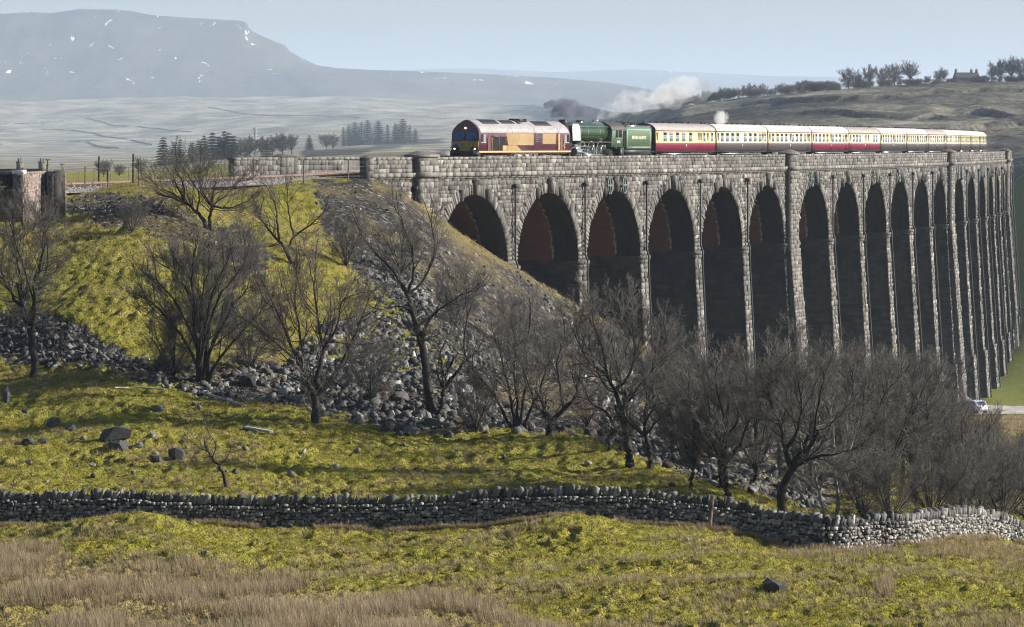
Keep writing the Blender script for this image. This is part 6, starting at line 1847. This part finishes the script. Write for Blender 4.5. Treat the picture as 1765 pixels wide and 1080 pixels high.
# the belt of scrub woodland along the ridge reads as one dark mass
RBV, RBF_, nb_ = [], [], 0
src = []
for tm, cm in FAR:
    v = np.empty(len(cm.vertices) * 3, np.float32); cm.vertices.foreach_get('co', v); v = v.reshape(-1, 3)
    f = np.empty(len(cm.loops), np.int32); cm.loops.foreach_get('vertex_index', f); f = f.reshape(-1, 4)
    src.append((v[: len(v) // 3 // 9 * 9 * 1], None, v, f))
rr_ = np.random.default_rng(88)
for i in range(150):
    px = rr_.uniform(1135, 1700) if i < 132 else rr_.uniform(1700, 1790); foot = np.interp(px, [1135, 1300, 1460, 1600, 1765], [195, 172, 152, 148, 143]) + rr_.uniform(-1, 3)
    top = foot - np.interp(px, [1135, 1200, 1300, 1400, 1460, 1560, 1640, 1700, 1765], [14, 24, 28, 24, 20, 16, 10, 16, 18]) * rr_.uniform(.6, 1.05)
    b = crest_at(px); h = (foot - top) / F * b[1]; b[1] -= rr_.uniform(0, 9); b[2] = hz(b[0], b[1])
    _, _, v, f = src[i % 3]
    keep = f
    a = rr_.uniform(0, 6.28); R2 = np.array([[math.cos(a), -math.sin(a), 0], [math.sin(a), math.cos(a), 0], [0, 0, 1]]); sc = h / FARH[i % 3]
    vv = (v @ R2.T) * sc * np.array([1.7, 1.7, 1]) + b - np.array([0, 0, .5])
    used, inv = np.unique(keep, return_inverse=True)
    RBV.append(vv[used]); RBF_.append(inv.reshape(-1, 4) + nb_); nb_ += len(used)
link('woodland', mesh_data('woodland', np.concatenate(RBV), [np.concatenate(RBF_)], M_TWIG), kind='stuff', label='dark belt of leafless scrub woodland along the ridge', cat='woodland')

M_SLATE = paint('slate roof', (.06, .06, .068), .7, .3, wear=.2); M_RENDER = paint('stone house wall', (.20, .18, .165), .9, .2, wear=.2)
def house(loc, rz, L, W, hw, hr, label, chims):
    h = empty('farmhouse' if hr > 0 else 'house', loc, rz, label=label, cat='house')
    mb = MB(); mb.loft([[(x, y, z) for y, z in ((-W / 2, -1), (-W / 2, hw), (0, hw + hr - .1), (W / 2, hw), (W / 2, -1))] for x in (-L / 2, L / 2)]); wl_ = mb.build('wall', M_RENDER, h)
    mb = MB()
    for sgn in (-1, 1):
        q = [(sgn * (W / 2 + .25), hw - .12), (0, hw + hr + .08), (0, hw + hr - .06), (sgn * (W / 2 + .25), hw - .28)]
        mb.loft([[(x, y, z) for y, z in (q if sgn > 0 else q[::-1])] for x in (-L / 2 - .2, L / 2 + .2)])
    ro = mb.build('roof', M_SLATE, h)
    for x in chims:
        mb = MB(); mb.box(x - .5, x + .5, -.45, .45, hw + hr - .5, hw + hr + 1.1); mb.box(x - .58, x + .58, -.53, .53, hw + hr + 1.102, hw + hr + 1.25)
        for q in (-.22, .22): mb.cyl((x + q, 0, hw + hr + 1.5), 2, .13, .5, 8)
        mb.build('chimney', M_RENDER, ro)
    for x in np.arange(-L / 2 + 1.5, L / 2 - 1, 2.6):
        for z in ((1.0, 2.1), (3.3, 4.3)):
            if z[1] < hw: mb = MB(); mb.box(x - .4, x + .4, -W / 2 - .03, -W / 2 + .05, *z); mb.build('window', M_DARK, wl_)
    return h
b = crest_at(1664); house((b[0], b[1] - 3, b[2] - .2), .12, 9.8, 6, 1.9, 2.1, 'farmhouse with three chimneys on the skyline', (-4.4, 2.2, 4.4))
b = PX(32, 322, 560); house((b[0], b[1], b[2]), .0, 8.6, 5, 1.3, 1.5, 'row cottage with chimneys behind the concrete shelters', (-3.6, .2, 3.7)).name = 'cottage'
M_POLE = paint('telegraph pole wood', (.08, .07, .065), .85, .2)
for px, top, foot, Yd, lab in [(82, 274, 330, 500, 'telegraph pole with crossarm right of the cottage'), (107, 282, 330, 640, 'farther telegraph pole right of the first'), (80, 283, 330, 650, 'faint telegraph pole behind the first one')]:
    b = PX(px, foot, Yd); h = (foot - top) / F * Yd; mb = MB(); mb.tube([(b[0], b[1], b[2] - 1), (b[0], b[1], b[2] + h)], [.13, .09], 6)
    pl = mb.build('telegraph_pole', M_POLE, label=lab, cat='telegraph pole', group='telegraph poles'); mb = MB(); mb.box(b[0] - .42, b[0] + .42, b[1] - .06, b[1] + .06, b[2] + h - .16, b[2] + h - .04)
    for q in (-.36, -.16, .16, .36): mb.cyl((b[0] + q, b[1], b[2] + h + .02), 2, .04, .12, 6)
    mb.build('crossarm', M_POLE, pl)
b = PX(440, 300, float(stretch(440, 880))); mb = MB(); h = (300 - 217) / F * b[1]
for sx, sy in ((-1, -1), (1, -1), (1, 1), (-1, 1)): mb.tube([(b[0] + sx * .5, b[1] + sy * .5, b[2] - 1), (b[0] + sx * .32, b[1] + sy * .32, b[2] + h * .97)], .09, 5)
for k in range(14):
    z0, z1 = b[2] + h * k / 14, b[2] + h * (k + 1) / 14; e = .46
    for s_ in (-1, 1): mb.tube([(b[0] - s_ * e, b[1] - e, z0), (b[0] + s_ * e, b[1] - e, z1)], .05, 4); mb.tube([(b[0] - e, b[1] + s_ * e, z0), (b[0] + e, b[1] + s_ * e, z0)], .05, 4)
mast = mb.build('lattice_mast', M_GALV, label='slender lattice mast among the hazy trees', cat='mast')
mb = MB(); mb.tube([(b[0], b[1], b[2] + h * .97), (b[0], b[1], b[2] + h * 1.07)], .05, 5); mb.cyl((b[0] - .6, b[1], b[2] + h * .95), 2, .18, 1.2, 8); mb.build('antenna', M_GALV, mast)
M_FW = paint('far field wall stone', (.16, .155, .15), .95, .1)
for pts, lab in [([(0, 226), (60, 224), (115, 225), (160, 230), (180, 236)], 'dark field wall crossing the hazy pasture on the left'), ([(110, 209), (150, 206), (180, 212), (200, 217), (260, 221), (330, 228)], 'upper field wall curving over the hazy pasture'), ([(0, 214), (60, 213), (110, 209)], 'faint field wall at the far left of the pasture'),
                 ([(180, 236), (215, 240), (262, 250)], 'field wall dropping towards the conifers'), ([(150, 245), (175, 254), (205, 256)], 'short hooked field wall above the cottage trees'), ([(0, 250), (80, 246), (150, 243), (250, 242)], 'low straight field wall above the cottage'),
                 ([(360, 185), (400, 193), (440, 198), (540, 200), (620, 203)], 'long faint field wall high on the pasture')]:
    sm_ = smooth_path(np.array(pts, float), 40); mb = MB(); rr2 = []
    for px, py in sm_:
        p = far_hit(px, py); rr2.append([(p[0], p[1] - .5, p[2] - 1.2), (p[0], p[1] + .5, p[2] - 1.2), (p[0], p[1] + .4, p[2] + 1.5), (p[0], p[1] - .4, p[2] + 1.5)])
    mb.loft(rr2); mb.build('field_wall', M_FW, label=lab, cat='wall', group='far field walls')

# ------------------------------------------------------------------ smoke and steam
def plume(name, label, pts, rads, dens, color, seed, aniso=.2, thr=.47, sc=.35):
    """a lumpy closed tube in which the density is broken up by noise"""
    P = smooth_path(np.array(pts, float), 22); R = np.interp(np.linspace(0, 1, 23), np.linspace(0, 1, len(rads)), rads)
    q = 18; a = np.arange(q) / q * 2 * np.pi; rings = []
    T = np.gradient(P, axis=0); T = unit(T)
    for i in range(23):
        s_ = unit(np.cross(T[i], UP)); u_ = np.cross(s_, T[i])
        lum = 1 + .22 * np.sin(3 * a + i * .9 + seed) + .15 * np.sin(5 * a - i * 1.3)
        e = math.sin(math.pi * min(1, (i + .35) / 3) / 2) * math.sin(math.pi * min(1, (22 - i + .35) / 4) / 2)
        rings.append(P[i] + (R[i] * e * lum)[:, None] * (np.cos(a)[:, None] * s_ + np.sin(a)[:, None] * u_))
    mb = MB(); mb.loft([q_[::-1] for q_ in rings])
    m = bpy.data.materials.new(name + ' vapour'); m.use_nodes = True; t = m.node_tree; t.nodes.clear()
    out = t.nodes.new('ShaderNodeOutputMaterial'); pv = t.nodes.new('ShaderNodeVolumePrincipled'); t.links.new(pv.outputs[0], out.inputs['Volume'])
    pv.inputs['Color'].default_value = (*color, 1); pv.inputs['Anisotropy'].default_value = aniso
    g = t.nodes.new('ShaderNodeNewGeometry'); nz = t.nodes.new('ShaderNodeTexNoise'); nz.inputs['Scale'].default_value = sc; nz.inputs['Detail'].default_value = 5; nz.inputs['Roughness'].default_value = .62; nz.inputs['Distortion'].default_value = .8
    t.links.new(g.outputs['Position'], nz.inputs['Vector'])
    rp = t.nodes.new('ShaderNodeMapRange'); rp.inputs[1].default_value = thr; rp.inputs[2].default_value = thr + .22; rp.inputs[3].default_value = 0; rp.inputs[4].default_value = dens
    t.links.new(nz.outputs['Fac'], rp.inputs[0]); t.links.new(rp.outputs[0], pv.inputs['Density'])
    return mb.build(name, m, kind='stuff', label=label, cat='smoke' if 'smoke' in name else 'steam')
def tp(px, py): return PX(px, py, float(np.interp(px, [940, 1030, 1250], [322, 336, 366])) + 2)
plume('steam', 'bright white steam blowing from the engine top', [tp(1028, 205), tp(1042, 196), tp(1062, 184), tp(1085, 176), tp(1112, 170), tp(1150, 158), tp(1200, 152)], [.25, .55, .95, 1.2, 1.05, .8, .5], .4, (.92, .93, .95), 1, .3, .47, .8)
plume('smoke', 'dark smoke drifting forward over the diesel roof', [tp(1030, 203), tp(1010, 194), tp(985, 188), tp(962, 187), tp(940, 180)], [.25, .6, .9, .9, .6], 1.5, (.22, .25, .32), 2, .1, .42, .5)
plume('smoke', 'thin grey smoke trailing behind the white steam', [tp(1100, 190), tp(1140, 172), tp(1190, 160), tp(1240, 148)], [.6, 1.1, 1.2, .7], .35, (.5, .53, .58), 3, .1, .44, .45)
plume('steam', 'faint white steam thinning out above the first brown coach', [tp(1120, 172), tp(1150, 162), tp(1180, 152), tp(1210, 150)], [.5, 1.2, 1.3, .6], .35, (.97, .97, .98), 6, .3, .45, .5)
plume('steam', 'small white puff above the second brown coach', [tp(1236, 208), tp(1243, 203), tp(1250, 198)], [.4, .7, .45], 1.6, (.97, .97, .98), 4, .3, .36, .6)
# ------------------------------------------------------------------ camera, light, air
cam = bpy.data.cameras.new('camera'); co = bpy.data.objects.new('camera', cam); COL.objects.link(co)
cam.sensor_width = 36.0; cam.lens = 36.0 * F / 1765.0
cam.shift_x = 0.0; cam.shift_y = -(540 - HY) / 1765.0
cam.clip_start = 1; cam.clip_end = 80000
co.rotation_euler = (math.pi / 2, 0, 0)
SC.camera = co
SUN_AZ, SUN_EL = math.radians(4), math.radians(22)      # azimuth from +X towards +Y
sd = Vector((math.cos(SUN_AZ) * math.cos(SUN_EL), math.sin(SUN_AZ) * math.cos(SUN_EL), math.sin(SUN_EL)))
sun = bpy.data.lights.new('sun', 'SUN'); sun.energy = 5.0; sun.angle = math.radians(.5); sun.color = (1, .93, .82)
so = bpy.data.objects.new('sun', sun); COL.objects.link(so); so.rotation_euler = sd.to_track_quat('Z', 'Y').to_euler()
w = bpy.data.worlds.new('World'); SC.world = w; w.use_nodes = True
nt = w.node_tree; bg = nt.nodes['Background']
sky = nt.nodes.new('ShaderNodeTexSky'); sky.sky_type = 'NISHITA'; sky.sun_disc = False
sky.sun_elevation = SUN_EL; sky.sun_rotation = math.pi / 2 - SUN_AZ
sky.air_density = 1.0; sky.dust_density = 1.8; sky.ozone_density = 2.0; sky.altitude = 300
nt.links.new(sky.outputs[0], bg.inputs[0]); bg.inputs[1].default_value = .048
HAZE = 7.6e-5
m = bpy.data.materials.new('haze air'); m.use_nodes = True; t = m.node_tree; t.nodes.clear()
out = t.nodes.new('ShaderNodeOutputMaterial'); pv = t.nodes.new('ShaderNodeVolumePrincipled'); t.links.new(pv.outputs[0], out.inputs['Volume'])
pv.inputs['Color'].default_value = (.62, .77, .98, 1); pv.inputs['Density'].default_value = HAZE; pv.inputs['Anisotropy'].default_value = .1
mb = MB(); mb.box(-9000, 9000, -60, 40000, -75, 500)
mb.build('haze', m, kind='stuff', label='thin blue winter haze filling the valley', cat='haze')
SC.render.engine = 'CYCLES'
SC.cycles.volume_bounces = 1; SC.cycles.max_bounces = 6; SC.cycles.diffuse_bounces = 2; SC.cycles.transparent_max_bounces = 8
SC.cycles.filter_width = 1.15; SC.cycles.volume_step_rate = 1.0; SC.cycles.volume_max_steps = 128
SC.cycles.use_denoising = True
SC.cycles.denoising_prefilter = 'ACCURATE'; SC.cycles.denoising_input_passes = 'RGB_ALBEDO_NORMAL'
SC.view_settings.view_transform = 'Standard'; SC.view_settings.look = 'None'
SC.view_settings.exposure = 1.22; SC.view_settings.gamma = 1.0
